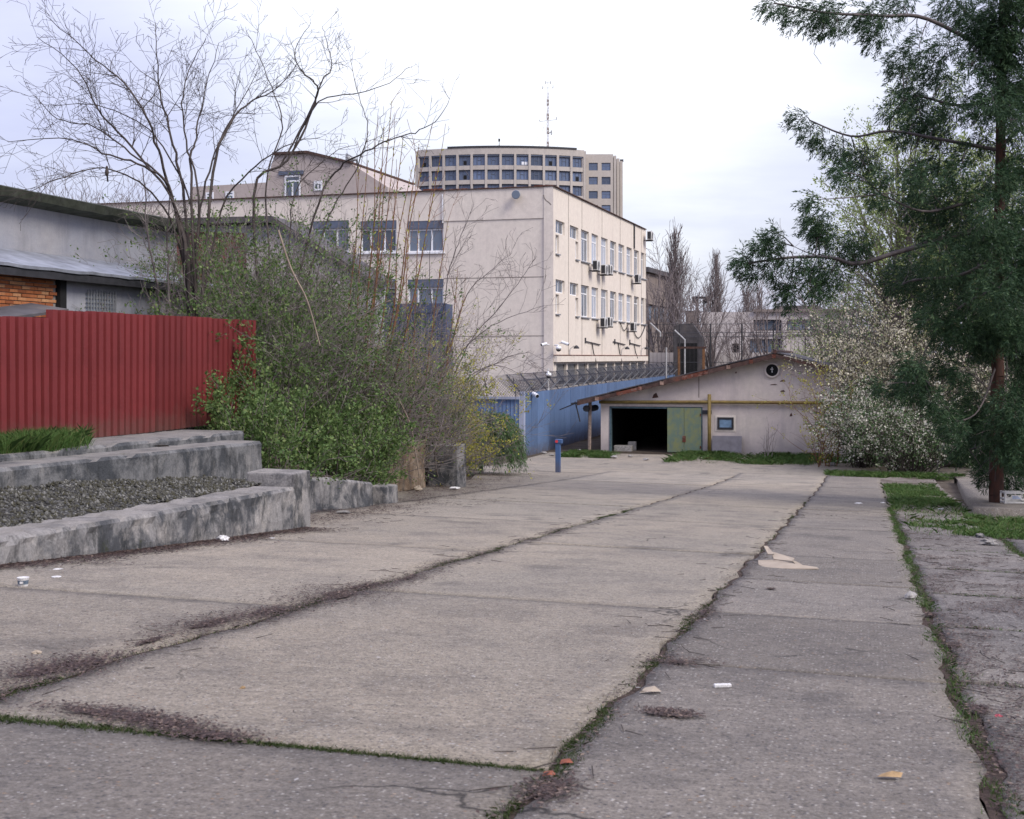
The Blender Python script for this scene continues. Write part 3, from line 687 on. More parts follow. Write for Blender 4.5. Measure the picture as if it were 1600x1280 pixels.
class Seg:                                           # batch of tapered sticks
    def __init__(s): s.a = []; s.b = []; s.r0 = []; s.r1 = []
    def add(s, p, q, r0, r1): s.a.append(tuple(p)); s.b.append(tuple(q)); s.r0.append(r0); s.r1.append(r1)
    def poly(s, pts, r0, r1=None):
        r1 = r0 if r1 is None else r1; n = len(pts) - 1
        for i in range(n): s.add(pts[i], pts[i + 1], r0 + (r1 - r0) * i / n, r0 + (r1 - r0) * (i + 1) / n)
    def build(s, name, m, parent=None, sides=3, smooth=True):
        A, B = np.array(s.a), np.array(s.b); r0, r1 = np.array(s.r0)[:, None], np.array(s.r1)[:, None]
        if parent is not None:
            pl = np.array(parent.location); 
            if abs(parent.rotation_euler[2]) < 1e-6: A = A - pl; B = B - pl
        T = B - A; T /= np.maximum(np.linalg.norm(T, axis=1, keepdims=True), 1e-9)
        ref = np.where(np.abs(T[:, 2:3]) > .9, np.array([[1., 0, 0]]), np.array([[0, 0, 1.]]))
        X = np.cross(T, ref); X /= np.maximum(np.linalg.norm(X, axis=1, keepdims=True), 1e-9); Yv = np.cross(T, X)
        V = []
        for P_, r_ in ((A, r0), (B, r1)):
            for k in range(sides):
                w = 2 * math.pi * k / sides; V.append(P_ + (X * math.cos(w) + Yv * math.sin(w)) * r_)
        V = np.stack(V, 1)                            # N, 2*sides, 3
        N = len(A); base = (np.arange(N) * 2 * sides)[:, None, None]
        q = np.array([[k, (k + 1) % sides, sides + (k + 1) % sides, sides + k] for k in range(sides)])[None]
        return link(name, np_mesh(name, V.reshape(-1, 3), (base + q).reshape(-1, 4), m, smooth), parent)
# netting on the leaning outriggers and coils of wire between them
net = Seg(); Ln = 64.
def npt(x, s): return (x, .05 + .78 * s, SH - .05 + .92 * s + .0085 * x)
for k in range(int(Ln / .14)):
    x0 = k * .14 - 1
    if x0 > 40 and k % 2: continue
    for sg in (1, -1):
        net.add(npt(x0, 0), npt(x0 + sg * .9, 1), .006, .006)
for s_ in (0, .33, .66, 1): net.add(npt(-.5, s_), npt(Ln, s_), .009, .009)
net.build('netting', M['wire'], None).parent = bf
coil = Seg(); pts = []
for k in range(210 * 9):
    a = k / 9; w = 2 * math.pi * a; pts.append((a * .30, .1 + .30 * math.cos(w), SH + .36 + .28 * math.sin(w) + .0085 * a * .3))
coil.poly(pts, .010); coil.build('razor_coil', M['wire'], None).parent = bf

# gate section to the left of the post
gt = empty('blue_gate', FO + Vector((-.11, -.02, 0)), R(180) - R(14)); tag(gt, 'blue corrugated metal gate left of the pale fence post', 'gate')
gp = sheet(1.14, .05, 2.72, .19, .03, None)[0].mesh('sheet', M['blue'])
for i in range(5):
    o = link('sheet', gp, gt, (.03 + i * 1.15, .06, random.uniform(-.01, .01))); o.rotation_euler = (0, 0, 0)
MB().box(.0, 5.8, .12, .18, 2.66, 2.78).build('rail', M['bluepost'], gt)
MB().box(.0, 5.8, .12, .18, .3, .38).build('rail', M['bluepost'], gt)
gn = Seg()
for k in range(50):
    x0 = k * .13 - .6
    for sg in (1, -1): gn.add((x0, .0, 2.75), (x0 + sg * .8, .5, 3.6), .0075, .0075)
for i in range(5): gn.add((.2 + i * 1.4, .0, 2.7), (.2 + i * 1.4, .55, 3.65), .03, .025)
gn.build('netting', M['wire'], None).parent = gt

# ------------------------------------------------------------------ helpers for buildings: walls with openings
def wall_grid(mb, L, z0, z1, ops, depth, y=0., flip=False):
    """wall in the local xz plane at y facing -y, openings (x0,x1,za,zb) with reveals going to +y"""
    X = sorted({0, L} | {o[i] for o in ops for i in (0, 1)}); Z = sorted({z0, z1} | {o[i] for o in ops for i in (2, 3)})
    for a, b in zip(X, X[1:]):
        for c, d in zip(Z, Z[1:]):
            mx, mz = (a + b) / 2, (c + d) / 2
            if any(o[0] < mx < o[1] and o[2] < mz < o[3] for o in ops): continue
            mb.quad((a, y, c), (b, y, c), (b, y, d), (a, y, d))
    for a, b, c, d in ops:
        mb.quad((a, y, c), (a, y, d), (a, y + depth, d), (a, y + depth, c)); mb.quad((b, y, d), (b, y, c), (b, y + depth, c), (b, y + depth, d))
        mb.quad((a, y, d), (b, y, d), (b, y + depth, d), (a, y + depth, d)); mb.quad((b, y, c), (a, y, c), (a, y + depth, c), (b, y + depth, c))
    return mb
def frame_window(parent, x0, x1, z0, z1, y, mull=(), trans=None, fw=.07, fm=None, pm=None, name='window', yd=.05):
    f = MB(); y0, y1 = y, y + yd
    f.box(x0, x1, y0, y1, z0, z0 + fw).box(x0, x1, y0, y1, z1 - fw, z1).box(x0, x0 + fw, y0, y1, z0 + fw, z1 - fw).box(x1 - fw, x1, y0, y1, z0 + fw, z1 - fw)
    for k in mull:
        xx = x0 + (x1 - x0) * k; f.box(xx - fw * .5, xx + fw * .5, y0, y1, z0 + fw, (z1 if trans is None else z0 + (z1 - z0) * trans) - fw)
    if trans is not None:
        zz = z0 + (z1 - z0) * trans; f.box(x0 + fw, x1 - fw, y0 + .002, y1 - .002, zz - fw * .5, zz + fw * .5)
    o = f.build(name, fm or M['white'], parent)
    MB().box(x0 + .01, x1 - .01, y1 - .028, y1 - .016, z0 + .01, z1 - .01).build('pane', pm or M['glass'], o)
    return o
# ------------------------------------------------------------------ beige office building
BT = R(17.0); BO = Vector((2.335, 74.0, 0)); CB, SB = math.cos(BT), math.sin(BT)
ob = empty('office_building', BO, -BT); tag(ob, 'beige three storey office building with flat roof behind the blue fence', 'building')
BZ = 14.27; BL = 26.2; BW = 30.
def side_t(px): k = (px - CX) / F; return (k * BO.y - BO.x) / (SB - k * CB)
def side_z(py, t): Y = BO.y + CB * t; return CZ + (HY - py) * Y / F
def front_x(px): k = (px - CX) / F; return (k * BO.y - BO.x) / (CB + k * SB)
# side face: local plane x = 0, built in a child frame whose x runs along +y
sf = empty('side_wall', (0, 0, 0), R(90)); sf.parent = ob
ops = []; wins = []
UPX = [(83, 150), (185, 245), (265, 322), (340, 387), (408, 455), (473, 516), (532, 573), (590, 628), (643, 678), (693, 728)]
for row, (zt, zb) in enumerate(((12.47, 10.55), (9.10, 7.15))):
    for i, (a, b) in enumerate(UPX):
        t0, t1 = side_t(850 + a / 4.57), side_t(850 + b / 4.57)
        if i == 0: t1 = t0 + 2.0
        z_hi = zt - .0
        if i < 2: ops.append((t0, t1, zt - .75, zt)); wins.append((i, t0, t1, zt - .75, zt, 'high'))
        if i == 0: ops.append((t0, t0 + .75, zb, zt - .85)); wins.append((i, t0, t0 + .75, zb, zt - .85, 'slit'))
        elif i == 1: ops.append((t1 - .7, t1, zb, zt - .85)); wins.append((i, t1 - .7, t1, zb, zt - .85, 'slit'))
        else: ops.append((t0, t1, zb, zt)); wins.append((i, t0, t1, zb, zt, 'full'))
bops = []
for i in range(10):
    a = .6 + i * 2.55; bops.append((a, min(a + 2.25, BL - .25), 3.1, 4.32))
wm = MB(); wall_grid(wm, BL, -1, BZ - .0, ops + bops, .24); wm.build('wall_panel', M['beige2'], sf)
for (i, a, b, c, d, k) in wins:
    if k == 'full': frame_window(sf, a, b, c, d, .14, (.30, .62), .74, .085, None, M['curtain'] if (i * 7 + int(c)) % 3 else M['glass'])
    elif k == 'high': frame_window(sf, a, b, c, d, .14, (.5,), None, .08, None, M['glass'])
    else: frame_window(sf, a, b, c, d, .14, (), None, .1, None, M['curtain'] if i else M['glass'])
    if k != 'high': MB().box(a - .06, b + .06, -.10, .12, c - .07, c - .004).build('sill', M['greymetal'], sf)
for (a, b, c, d) in bops:                            # basement windows with slanted bars
    w = MB().box(a, b, .16, .2, c, d).build('window', M['black'], sf)
    bars = MB(); k = a
    while k < b - .45: bars.bar((k, .08, d - .02), (k + .42, .08, c + .25), .035, .03); k += .2
    bars.box(a, b, .06, .10, d - .05, d).box(a, b, .06, .10, c, c + .05).build('grille', M['offwhite'], w)
MB().box(-.02, BL + .1, -.22, -.003, 4.42, 4.78).build('ledge', M['beige2'], sf)
MB().box(-.02, BL + .12, -.24, -.003, 4.78, 4.83).build('ledge_capping', M['rust'], sf)
for (a, b, c, d) in ((0, .05, -.07, BZ),): pass
for px in (888, 909.2, 940.5, 969, 992, 1002):       # joints between facade panels
    t = side_t(px); MB().box(t - .025, t + .025, -.012, -.002, 4.85, BZ - .02).build('joint', M['seam'], sf)
MB().box(side_t(990) - .06, side_t(990) + .06, -.10, -.003, 12.5, BZ + .02).build('downpipe', M['darkmetal'], sf)
# front face (towards the camera): local x negative
ff = empty('front_wall', (-BW, 0, 0)); ff.parent = ob
def fx(px): return BW + front_x(px)
fops = []; fw_ = []
for (a, b) in ((563, 619.5), (637, 693), (489, 545)):
    for (yt, yb) in ((346, 395), (437, 486)):
        x0, x1 = fx(a), fx(b); Y = BO.y - SB * front_x(a); z1, z0 = CZ + (HY - yt) * Y / F, CZ + (HY - yb) * Y / F
        fops.append((x0, x1, z0, z1)); fw_.append((x0, x1, z0, z1))
fm_ = MB(); wall_grid(fm_, BW, -1, BZ, fops, .22); fm_.build('wall_panel', M['beige'], ff)
for (x0, x1, z0, z1) in fw_:
    frame_window(ff, x0, x1, z0, z1 - .46, .12, (.28, .66), None, .10, None, M['glass'])
    MB().box(x0, x1, .02, .18, z1 - .455, z1 - .004).build('shutter_box', M['shutter'], ff)
    MB().box(x0 - .1, x1 + .1, -.12, .1, z0 - .1, z0 - .004).build('sill', M['white'], ff)
# shallow relief of the blind end: edge pilaster, top band, joints
MB().box(fx(850.5), BW - .003, -.09, -.003, -1, BZ - .003).build('pilaster', M['beige'], ff)
zt_ = CZ + (HY - 341) * 74.2 / F
MB().box(fx(694), fx(850.5) - .004, -.05, -.003, zt_, BZ - .003).build('parapet_band', M['beige'], ff)
for py in (433, 525): 
    z = CZ + (HY - py) * 74.4 / F; MB().box(fx(694), fx(850.5) - .005, -.008, -.002, z - .02, z + .02).build('joint', M['seam'], ff)
MB().box(fx(691.3), fx(693), -.09, -.003, CZ + (HY - 346) * 75 / F, BZ - .2).build('downpipe', M['white'], ff)
cr = MB(); crk = [(850, 305), (851, 310), (854, 314), (858, 317), (862, 321)]
for (a, b), (c, d) in zip(crk, crk[1:]): cr.bar((fx(a), -.093, CZ + (HY - b) * 74.2 / F), (fx(c), -.093, CZ + (HY - d) * 74.2 / F), .006, .05)
cr.build('crack', M['seam'], ff)
# remaining shell, roof and capping
sh = MB(); sh.box(-BW + .003, -.26, .28, BL - .003, -1, BZ - .25).build('core', M['beige_far'], ob)
cp = MB(); cp.box(-BW - .1, .12, -.13, .25, BZ, BZ + .05).box(-.25, .11, .252, BL + .1, BZ, BZ + .05).build('roof_edge', M['rustdark'], ob)
MB().box(-BW, -.26, .26, BL, BZ - .22, BZ - .1).build('roof', M['roofing'], ob)
MB().box(-.3, -.003, BL - .2, BL - .003, -1, BZ - .003).build('end_wall', M['beige2'], ob)
for i in range(5):
    x0 = -8 + i * 1.7 + random.uniform(0, .6); MB().box(x0, x0 + random.uniform(.5, 1.3), .0, .2, BZ + .052, BZ + random.uniform(.08, .16)).build('roof_debris', M['rust'], ob)

# things fixed to the building
def local_side(t, out, z):                          # world point on the side face
    return Vector((BO.x + SB * t + CB * out, BO.y + CB * t - SB * out, z))
def ac_unit(name, loc, rz, label, turn=0):
    """body 0.8 wide along x, front towards -y"""
    e_ = empty(name, loc, rz); tag(e_, label, 'air conditioner', 'air conditioners on the beige office building')
    b = MB().box(-.42, .42, -.32, .0, 0, .62).build('case', M['offwhite'], e_, bevel=.02)
    MB().lathe([(.25, -.345), (.27, -.345), (.27, -.322), (.25, -.322), (.25, -.345)], (-.1, 0, .31), 20, 'y', cap=False).build('fan_ring', M['offwhite'], e_)
    MB().lathe([(.245, -.330), (.245, -.322)], (-.1, 0, .31), 20, 'y').build('fan_opening', M['darkmetal'], e_)
    g = MB()
    for k in range(7): g.box(-.35, .15, -.348, -.344, .1 + k * .07, .112 + k * .07)
    g.build('fan_grille', M['offwhite'], e_)
    v = MB()
    v.box(-.432, -.422, -.29, -.03, .06, .56)
    v.build('side_vent', M['darkmetal'], e_)
    MB().box(-.36, -.30, -.34, .25, -.06, -.003).box(.30, .36, -.34, .25, -.06, -.003).build('bracket', M['darkmetal'], e_)
    return e_
# on the side wall the units stick out with the fan facing out: local -y = outward
side_rz = R(90) - BT
for px, py, lab in ((924, 413, 'single air conditioner under the upper windows nearest the building corner'), (937, 419.5, 'left air conditioner of the pair under the upper windows'),
                    (944.5, 419.5, 'right air conditioner of the pair under the upper windows'), (990, 434, 'lone air conditioner under the upper windows towards the far end'),
                    (936, 502, 'left air conditioner of the pair under the lower windows'), (944.5, 501, 'right air conditioner of the pair under the lower windows'),
                    (983, 509, 'large air conditioner with loose cables under the lower windows')):
    t = side_t(px - 3); z = side_z(py, t)
    o = ac_unit('air_conditioner', local_side(t, .30, z - .40), side_rz, lab); o.scale = (1.0, .95, 1.0)
t = BL + .3
o = ac_unit('air_conditioner', local_side(BL - .4, .32, side_z(369, BL) - .35), side_rz, 'air conditioner at the top far corner of the beige building roof'); o.scale = (1.0, 1.0, 1.05)
# floodlight and cables
fl = empty('floodlight', Vector((BO.x + CB * front_x(808) + SB * .12, BO.y - SB * front_x(808) - CB * .12, CZ + (HY - 303.5) * 74 / F)), -BT); tag(fl, 'round floodlight on the plain wall near the roof corner', 'floodlight')
MB().lathe([(.05, -.1), (.18, -.14), (.26, -.34), (.24, -.36)], (0, 0, 0), 20, 'y').build('housing', M['greymetal'], fl, smooth=True)
MB().lathe([(.235, -.372), (.235, -.361)], (0, 0, 0), 20, 'y').build('lens', M['glass'], fl)
MB().box(-.03, .03, -.14, .09, .16, .22).build('bracket', M['darkmetal'], fl)
def cam_bullet(loc, rz, label, L=.55, r=.11, down=.25):
    e_ = empty('security_camera', loc, rz); tag(e_, label, 'security camera', 'security cameras on the wall and fence')
    d = Vector((0, -math.cos(down), -math.sin(down)))
    MB().tube([Vector((0, 0, 0)), Vector((0, -.22, .02))], .04, 8).build('bracket', M['offwhite'], e_)
    MB().tube([Vector((0, -.15, .06)), Vector((0, -.15, .06)) + d * L], r, 12).build('housing', M['white'], e_, smooth=False)
    MB().tube([Vector((0, -.15, .06)) + d * (L + .001), Vector((0, -.15, .06)) + d * (L + .03)], r * .8, 12).build('lens', M['black'], e_)
    return e_
def cam_dome(loc, rz, label):
    e_ = empty('security_camera', loc, rz); tag(e_, label, 'security camera', 'security cameras on the wall and fence')
    MB().tube([(0, 0, .25), (0, -.35, .25), (0, -.42, .18)], .045, 8).build('bracket', M['white'], e_)
    MB().lathe([(.05, .2), (.17, .16), (.2, .05), (.19, -.02)], (0, -.42, 0), 16).build('housing', M['white'], e_, smooth=True)
    MB().lathe([(.18, -.03), (.16, -.13), (.09, -.19), (.02, -.21)], (0, -.42, 0), 16).build('dome', M['darkmetal'], e_, smooth=True)
    return e_
cor = Vector((BO.x, BO.y, 0))
cam_dome(Vector((BO.x + .05, BO.y - .12, CZ + (HY - 545) * 74 / F)), R(40), 'white dome camera at the lower corner of the beige building').scale = (.8, .8, .8)
cam_bullet(Vector((BO.x + .3, BO.y - .02, CZ + (HY - 536) * 74 / F)), R(75), 'white bullet camera pointing right on the beige building corner', .42, .085, .35)
cam_bullet(Vector((BO.x - .25, BO.y - .25, CZ + (HY - 539) * 74 / F)), R(-70), 'white bullet camera pointing left on the beige building corner', .32, .085, .2)
pf = lambda px: (lambda k: (k * FO.y - FO.x) / (math.sin(FT) - k * math.cos(FT)))((px - CX) / F)
def fence_pt(px, out, z): t = pf(px); return Vector((FO.x + math.sin(FT) * t + math.cos(FT) * out, FO.y + math.cos(FT) * t - math.sin(FT) * out, z))
cam_bullet(fence_pt(829, .06, CZ + (HY - 617) * 63.5 / F), R(30), 'white camera on a bracket near the pale blue fence post', .38, .10, .3)
cam_dome(fence_pt(857, -.05, CZ + (HY - 587) * 66 / F), R(10), 'white dome camera on a pole above the blue fence wire').scale = (.7, .7, .7)
MB().tube([fence_pt(857, .0, SH), fence_pt(857, .0, CZ + (HY - 576) * 66 / F)], .04, 8).build('pole', M['offwhite'], bf).matrix_parent_inverse = (Matrix.Translation(FO) @ Matrix.Rotation(R(90) - FT, 4, 'Z')).inverted()
# wall lamps, brackets and cables low on the side face
for px, py, lab in ((889, 545, 'small wall lamp nearest the building corner above the ledge'), (970, 546, 'small wall lamp in the middle above the ledge'), (1001, 546, 'small wall lamp at the far end above the ledge')):
    t = side_t(px); e_ = empty('wall_lamp', local_side(t, .0, side_z(py, t)), side_rz); tag(e_, lab, 'wall lamp', 'wall lamps above the ledge')
    MB().tube([(0, 0, -.5), (0, -.08, 0), (0, -.3, .16), (0, -.45, .14)], .03, 6).build('arm', M['offwhite'], e_)
    MB().lathe([(.04, .2), (.16, .08), (.17, .0)], (0, -.45, 0), 10).build('lamp_shade', M['darkmetal'], e_)
for px, y0, y1, lab in ((924, 537, 565, 'bent cable bracket left on the lower side wall'), (965, 537, 565, 'bent cable bracket in the middle of the lower side wall'), (990, 539, 560, 'bent cable bracket at the far end of the lower side wall')):
    t = side_t(px); z0, z1 = side_z(y1, t), side_z(y0, t); m_ = MB()
    m_.tube([local_side(t, .05, z1), local_side(t + .15, .1, (z0 + z1) / 2), local_side(t + .2, .25, z0)], .035, 5)
    m_.bar(local_side(t - 1.6, .06, z1 + .12), local_side(t + 2.2, .06, z1 - .05), .05, .05)
    tag(m_.build('cable_bracket', M['darkmetal']), lab, 'cable bracket', 'cable brackets on the beige building')
for px, py in ((914, 532), (960, 534), (983.5, 535)): 
    t = side_t(px); MB().box(t - .09, t + .09, -.06, -.003, side_z(py + 4, t), side_z(py - 4, t)).build('vent', M['darkmetal'], sf)
cb = Seg(); t0, t1 = side_t(984), BL
cb.poly([local_side(t0 + (t1 - t0) * k / 10, .06, side_z(510, 21) + .3 - 1.1 * math.sin(math.pi * k / 10)) for k in range(11)], .035)
cb.poly([local_side(side_t(968) + 2.6 * k / 6, .06, side_z(505, 18) - .5 * math.sin(math.pi * k / 6)) for k in range(7)], .03)
tag(cb.build('hanging_cable', M['darkmetal']), 'black cable sagging from the large lower air conditioner', 'cable')

# ------------------------------------------------------------------ second beige block behind the trees
sb = empty('stair_block', at(420, 560, 95), -R(17)); tag(sb, 'beige gabled building block showing through the bare tree', 'building')
def sbx(px): return (px - 420) * 95 / F
def sbz(py): return (HY - py) * 95 / F + CZ - sb.location.z
MB().prism([(sbx(285), -4), (sbx(620), -4), (sbx(620), sbz(300)), (sbx(560), sbz(262)), (sbx(487), sbz(243)), (sbx(430), sbz(243)), (sbx(415), sbz(285)), (sbx(285), sbz(287))], 0, 12).build('wall', M['beige_far'], sb)
MB().prism([(sbx(428), sbz(243)), (sbx(487), sbz(243)), (sbx(562), sbz(262)), (sbx(562), sbz(259)), (sbx(487), sbz(239)), (sbx(428), sbz(239))], -.2, 12.2).build('roof_edge', M['rustdark'], sb)
for (a, b, c, d) in ((448, 475, 312, 276), (498, 512, 301, 286), (345, 360, 320, 297), (310, 324, 320, 297)):
    frame_window(sb, sbx(a), sbx(b), sbz(c), sbz(d), -.08, (.5,), .75, .12)
MB().box(sbx(438), sbx(480), -.12, -.003, sbz(275), sbz(269)).build('shutter_box', M['shutter'], sb)
hn = empty('siren', at(553, 249, 94.5), 0); tag(hn, 'grey siren horn on a bracket at the block corner', 'siren')
MB().lathe([(.1, .2), (.14, 0), (.34, -.3), (.46, -.55)], (0, 0, 0), 16, 'x').build('horn', M['greymetal'], hn, smooth=True)
MB().tube([(.2, 0, 0), (.3, .1, -1.4)], .06, 6).build('pole', M['darkmetal'], hn)

# ------------------------------------------------------------------ distant tower block
TB = empty('tower_block', (0, 302, 0)); tag(TB, 'distant curved concrete tower block with rows of blue windows', 'building')
TX0, TX1 = (652 - CX) * 302 / F, (913 - CX) * 302 / F; TC = (TX0 + TX1) / 2; half = (TX1 - TX0) / 2; sag = 4.2
RR = (half * half + sag * sag) / (2 * sag); ha = math.asin(half / RR)
TZ = CZ + (HY - 235) * 302 / F
def arc(a, r=0): return (TC + (RR + r) * math.sin(a), RR * math.cos(ha) - (RR + r) * math.cos(a))
NB = 12; rows = 7; st = 22.2 * 302 / F
body = MB(); n = 48
A_ = lin(-ha, ha, n + 1)
for a, b in zip(A_, A_[1:]):
    p, q = arc(a, -.8), arc(b, -.8); body.quad((*p, -2), (*q, -2), (*q, TZ - .4), (*p, TZ - .4))
    body.add([(*p, TZ - .4), (*q, TZ - .4), (q[0], 16, TZ - .4), (p[0], 16, TZ - .4)], ((0, 1, 2, 3),))
p, q = arc(-ha, 0), arc(ha, 0)
body.box(p[0] - .4, p[0] + .6, p[1], 18, -2, TZ - .2).box(q[0] - .6, q[0] + .4, q[1], 18, -2, TZ - .2).build('core_wall', M['tower'], TB)
ztop = CZ + (HY - 245.5) * 300 / F; wh = 14.8 * 302 / F
def arcband(a0, a1, z0, z1, r0, r1, n):
    m_ = MB(); L_ = lin(a0, a1, n + 1)
    for a, b in zip(L_, L_[1:]):
        p, q, s_, t_ = arc(a, r1), arc(b, r1), arc(b, r0), arc(a, r0)
        m_.add([(*t_, z0), (*s_, z0), (*q, z0), (*p, z0), (*t_, z1), (*s_, z1), (*q, z1), (*p, z1)], ((0, 1, 2, 3), (7, 6, 5, 4), (3, 2, 6, 7), (1, 0, 4, 5), (0, 3, 7, 4), (2, 1, 5, 6)))
    return m_
arcband(-ha, ha, ztop + .35, TZ, -.8, 0, 36).build('parapet', M['tower'], TB)
arcband(-ha * .62, ha * .9, TZ, TZ + .4, -.9, .15, 24).build('roof_edge', M['darkmetal'], TB)
for r_ in range(rows):
    z1 = ztop - r_ * st; z0 = z1 - wh
    arcband(-ha, ha, z1 - st + .12, z0 - .02, -.8, 0, 36).build('spandrel', M['tower'], TB)
    arcband(-ha, ha, z1 + .02, z1 + .34, -.8, -.12, 36).build('lintel_band', M['shutter'], TB)
arcband(-ha, ha, -2, ztop - rows * st + .1, -.8, 0, 36).build('base_wall', M['tower'], TB)
da = 2 * ha / NB
for i in range(NB + 1):
    a = -ha + da * i; w = .08 * da
    arcband(max(-ha, a - w), min(ha, a + w), 0, ztop + .34, -.3, .12, 1).build('pier', M['tower'], TB)
def tower_pane(c, s_, wdt, hgt, dark):
    p, q = c
    return None
for r_ in range(5):
    for i in range(NB):
        a = -ha + da * (i + .5); c = arc(a, -.5); z1 = ztop - r_ * st; hw = (da * .425) * RR
        w = MB(); w.box(-hw, hw, -.1, .1, -wh, -wh + .14).box(-hw, hw, -.1, .1, -.14, 0)
        for f_ in (-.97, -.3, .35, .97): w.box(hw * f_ - .07, hw * f_ + .07, -.1, .1, -wh + .14, -.14)
        w.box(-hw * .3 + .07, hw * .35 - .07, -.1, .1, -wh * .42 - .05, -wh * .42 + .05)
        o = w.build('window', M['shutter'], TB, (c[0], c[1], z1), a)
        MB().box(-hw, hw, .0, .06, -wh, 0).build('pane', M['glass_far'], o)
        rr = random.random()
        if rr < .12: MB().box(-hw * .3, hw * .3, -.09, -.03, -wh + .16, -wh * .5).build('open_sash', M['black'], o)
        elif rr < .17: MB().box(-hw * .1, hw * .9, -.09, -.03, -wh + .2, -wh * .6).build('blind', M['white'], o)
# right wing
wx0, wx1 = (914 - CX) * 306 / F, (958 - CX) * 306 / F; wz = CZ + (HY - 241) * 306 / F
wops = []
for r_ in range(5):
    for (a, b) in ((920, 934), (940, 954)):
        z1 = CZ + (HY - 254.5 - r_ * 22) * 306 / F; wops.append(((a - CX) * 306 / F - wx0, (b - CX) * 306 / F - wx0, z1 - 12 * 306 / F, z1))
wing = empty('wing', (wx0, 4, 0)); wing.parent = TB
mw = MB(); wall_grid(mw, wx1 - wx0, -2, wz, wops, .5); mw.box(.05, wx1 - wx0 - .05, .6, 14, -2, wz - .3).build('wall', M['tower'], wing)
for (a, b, c, d) in wops: frame_window(wing, a, b, c, d, .2, (.5,), .6, .13, M['shutter'], M['glass_far'])
fn_ = MB()
for k in range(3):
    x0 = wx1 - wx0 + .15 + k * .95; fn_.box(x0, x0 + .62, .3 + k * 2.5, 3 + k * 3.2, -2, wz - .3 - .25 * k)
fn_.box(wx1 - wx0 + .02, wx1 - wx0 + 2.5, 3.2 + 6.5, 14, -2, wz - .9).build('fin', M['tower'], wing)
MB().box(wx1 - wx0 + 2.1, wx1 - wx0 + 2.9, 6, 6.4, wz - .9, wz - .3).build('camera_box', M['darkmetal'], wing)
# antenna mast and small mast
am = empty('antenna_mast', (at(856, 232, 305).x, 305, TZ - .3)); tag(am, 'red and white antenna mast on the tower block roof', 'antenna mast')
mz = lambda py: CZ + (HY - py) * 305 / F - TZ + .3
ys_ = lin(232, 144, 9)
for k in range(8):
    s_ = Seg(); z0, z1 = mz(ys_[k]), mz(ys_[k + 1])
    cs_ = [(-.22, -.2), (.22, -.2), (0, .25)]
    for (a, b) in cs_: s_.add((a, b, z0), (a, b, z1), .06, .06)
    for q in range(3):
        (a, b), (c, d) = cs_[q], cs_[(q + 1) % 3]; s_.add((a, b, z0), (c, d, (z0 + z1) / 2), .04, .04); s_.add((c, d, (z0 + z1) / 2), (a, b, z1), .04, .04)
    o = s_.build('mast_section', M['rust'] if k % 2 == 0 else M['white']); o.parent = am
s_ = Seg(); s_.add((0, 0, mz(144)), (0, 0, mz(119)), .05, .04)
s_.add((-1.2, 0, mz(137.5)), (1.2, 0, mz(137.5)), .05, .05); s_.add((-.6, 0, mz(129.5)), (.6, 0, mz(129.5)), .05, .05)
for xx, yy in ((-1.2, 137.5), (1.2, 136), (-.5, 129.5), (.6, 129.5)): s_.add((xx, 0, mz(yy) - .35), (xx, 0, mz(yy) + .4), .09, .09)
s_.add((-1.9, 0, mz(190)), (2.0, 0, mz(187)), .06, .06); s_.add((2.0, 0, mz(187.5)), (2.0, 0, mz(183)), .09, .09); s_.add((-1.9, 0, mz(190)), (-1.9, 0, mz(187)), .08, .08)
s_.add((.0, 0, mz(209)), (.9, 0, mz(206)), .12, .12); s_.add((.8, 0, mz(211)), (.8, 0, mz(204)), .14, .14)
o = s_.build('antenna_arm', M['greymetal']); o.parent = am
s_ = Seg()
for (dx_, py) in ((-26, 190), (-14, 170), (16, 190)): s_.add((0, 0, mz(py)), (dx_ * 305 / F, 0, mz(231)), .02, .02)
o = s_.build('guy_wire', M['greymetal']); o.parent = am
sm = empty('roof_vane', (at(780, 232, 300).x, 300, TZ - .3)); tag(sm, 'small black vane on the tower block roof', 'vane')
s_ = Seg(); s_.add((0, 0, 0), (0, 0, 2.4), .09, .06); s_.add((-.4, 0, 0), (0, 0, 1.4), .05, .05); s_.add((.4, 0, 0), (0, 0, 1.4), .05, .05)
o = s_.build('pole', M['darkmetal']); o.parent = sm
MB().box(-.2, .2, -.2, .2, 2.0, 2.6).build('vane_head', M['black'], sm)
# ------------------------------------------------------------------ garage
GT = R(15); GO = Vector((4.42, 65.6, .12))
ga = empty('garage', GO, -GT); tag(ga, 'low rendered garage with rusty gabled roof and open dark doorway', 'garage')
CG, SG = math.cos(GT), math.sin(GT)
def gx(px): k = (px - CX) / F; return (k * GO.y - GO.x) / (CG + k * SG)
def gzz(py, x): return CZ + (HY - py) * (GO.y - SG * x) / F - GO.z
xr, xe = gx(1212), gx(905); zr, ze = gzz(553, xr), gzz(627, xe)
slope = (zr - ze) / (xr - xe); GLn = 18.6; xr2 = GLn + .9; zr2 = zr - (xr2 - xr) * slope * 1.0
def roofz(x): return (ze + (x - xe) * slope if x <= xr else zr - (x - xr) * slope)
d0, d1 = gx(953), gx(1097); dtop = gzz(635, d0)
wb = -.5
def wall_poly(x0, x1, zb_):
    pts = [(x0, zb_), (x1, zb_), (x1, roofz(x1) - .04)]
    if x0 < xr < x1: pts.append((xr, zr - .04))
    pts.append((x0, roofz(x0) - .04)); return pts
gw = MB()
gw.prism([(0, wb), (d0, wb), (d0, roofz(d0) - .04), (0, roofz(0) - .04)], 0, .25)
gw.prism(wall_poly(d0, d1, dtop), 0, .25); gw.prism(wall_poly(d1, GLn, wb), 0, .25)
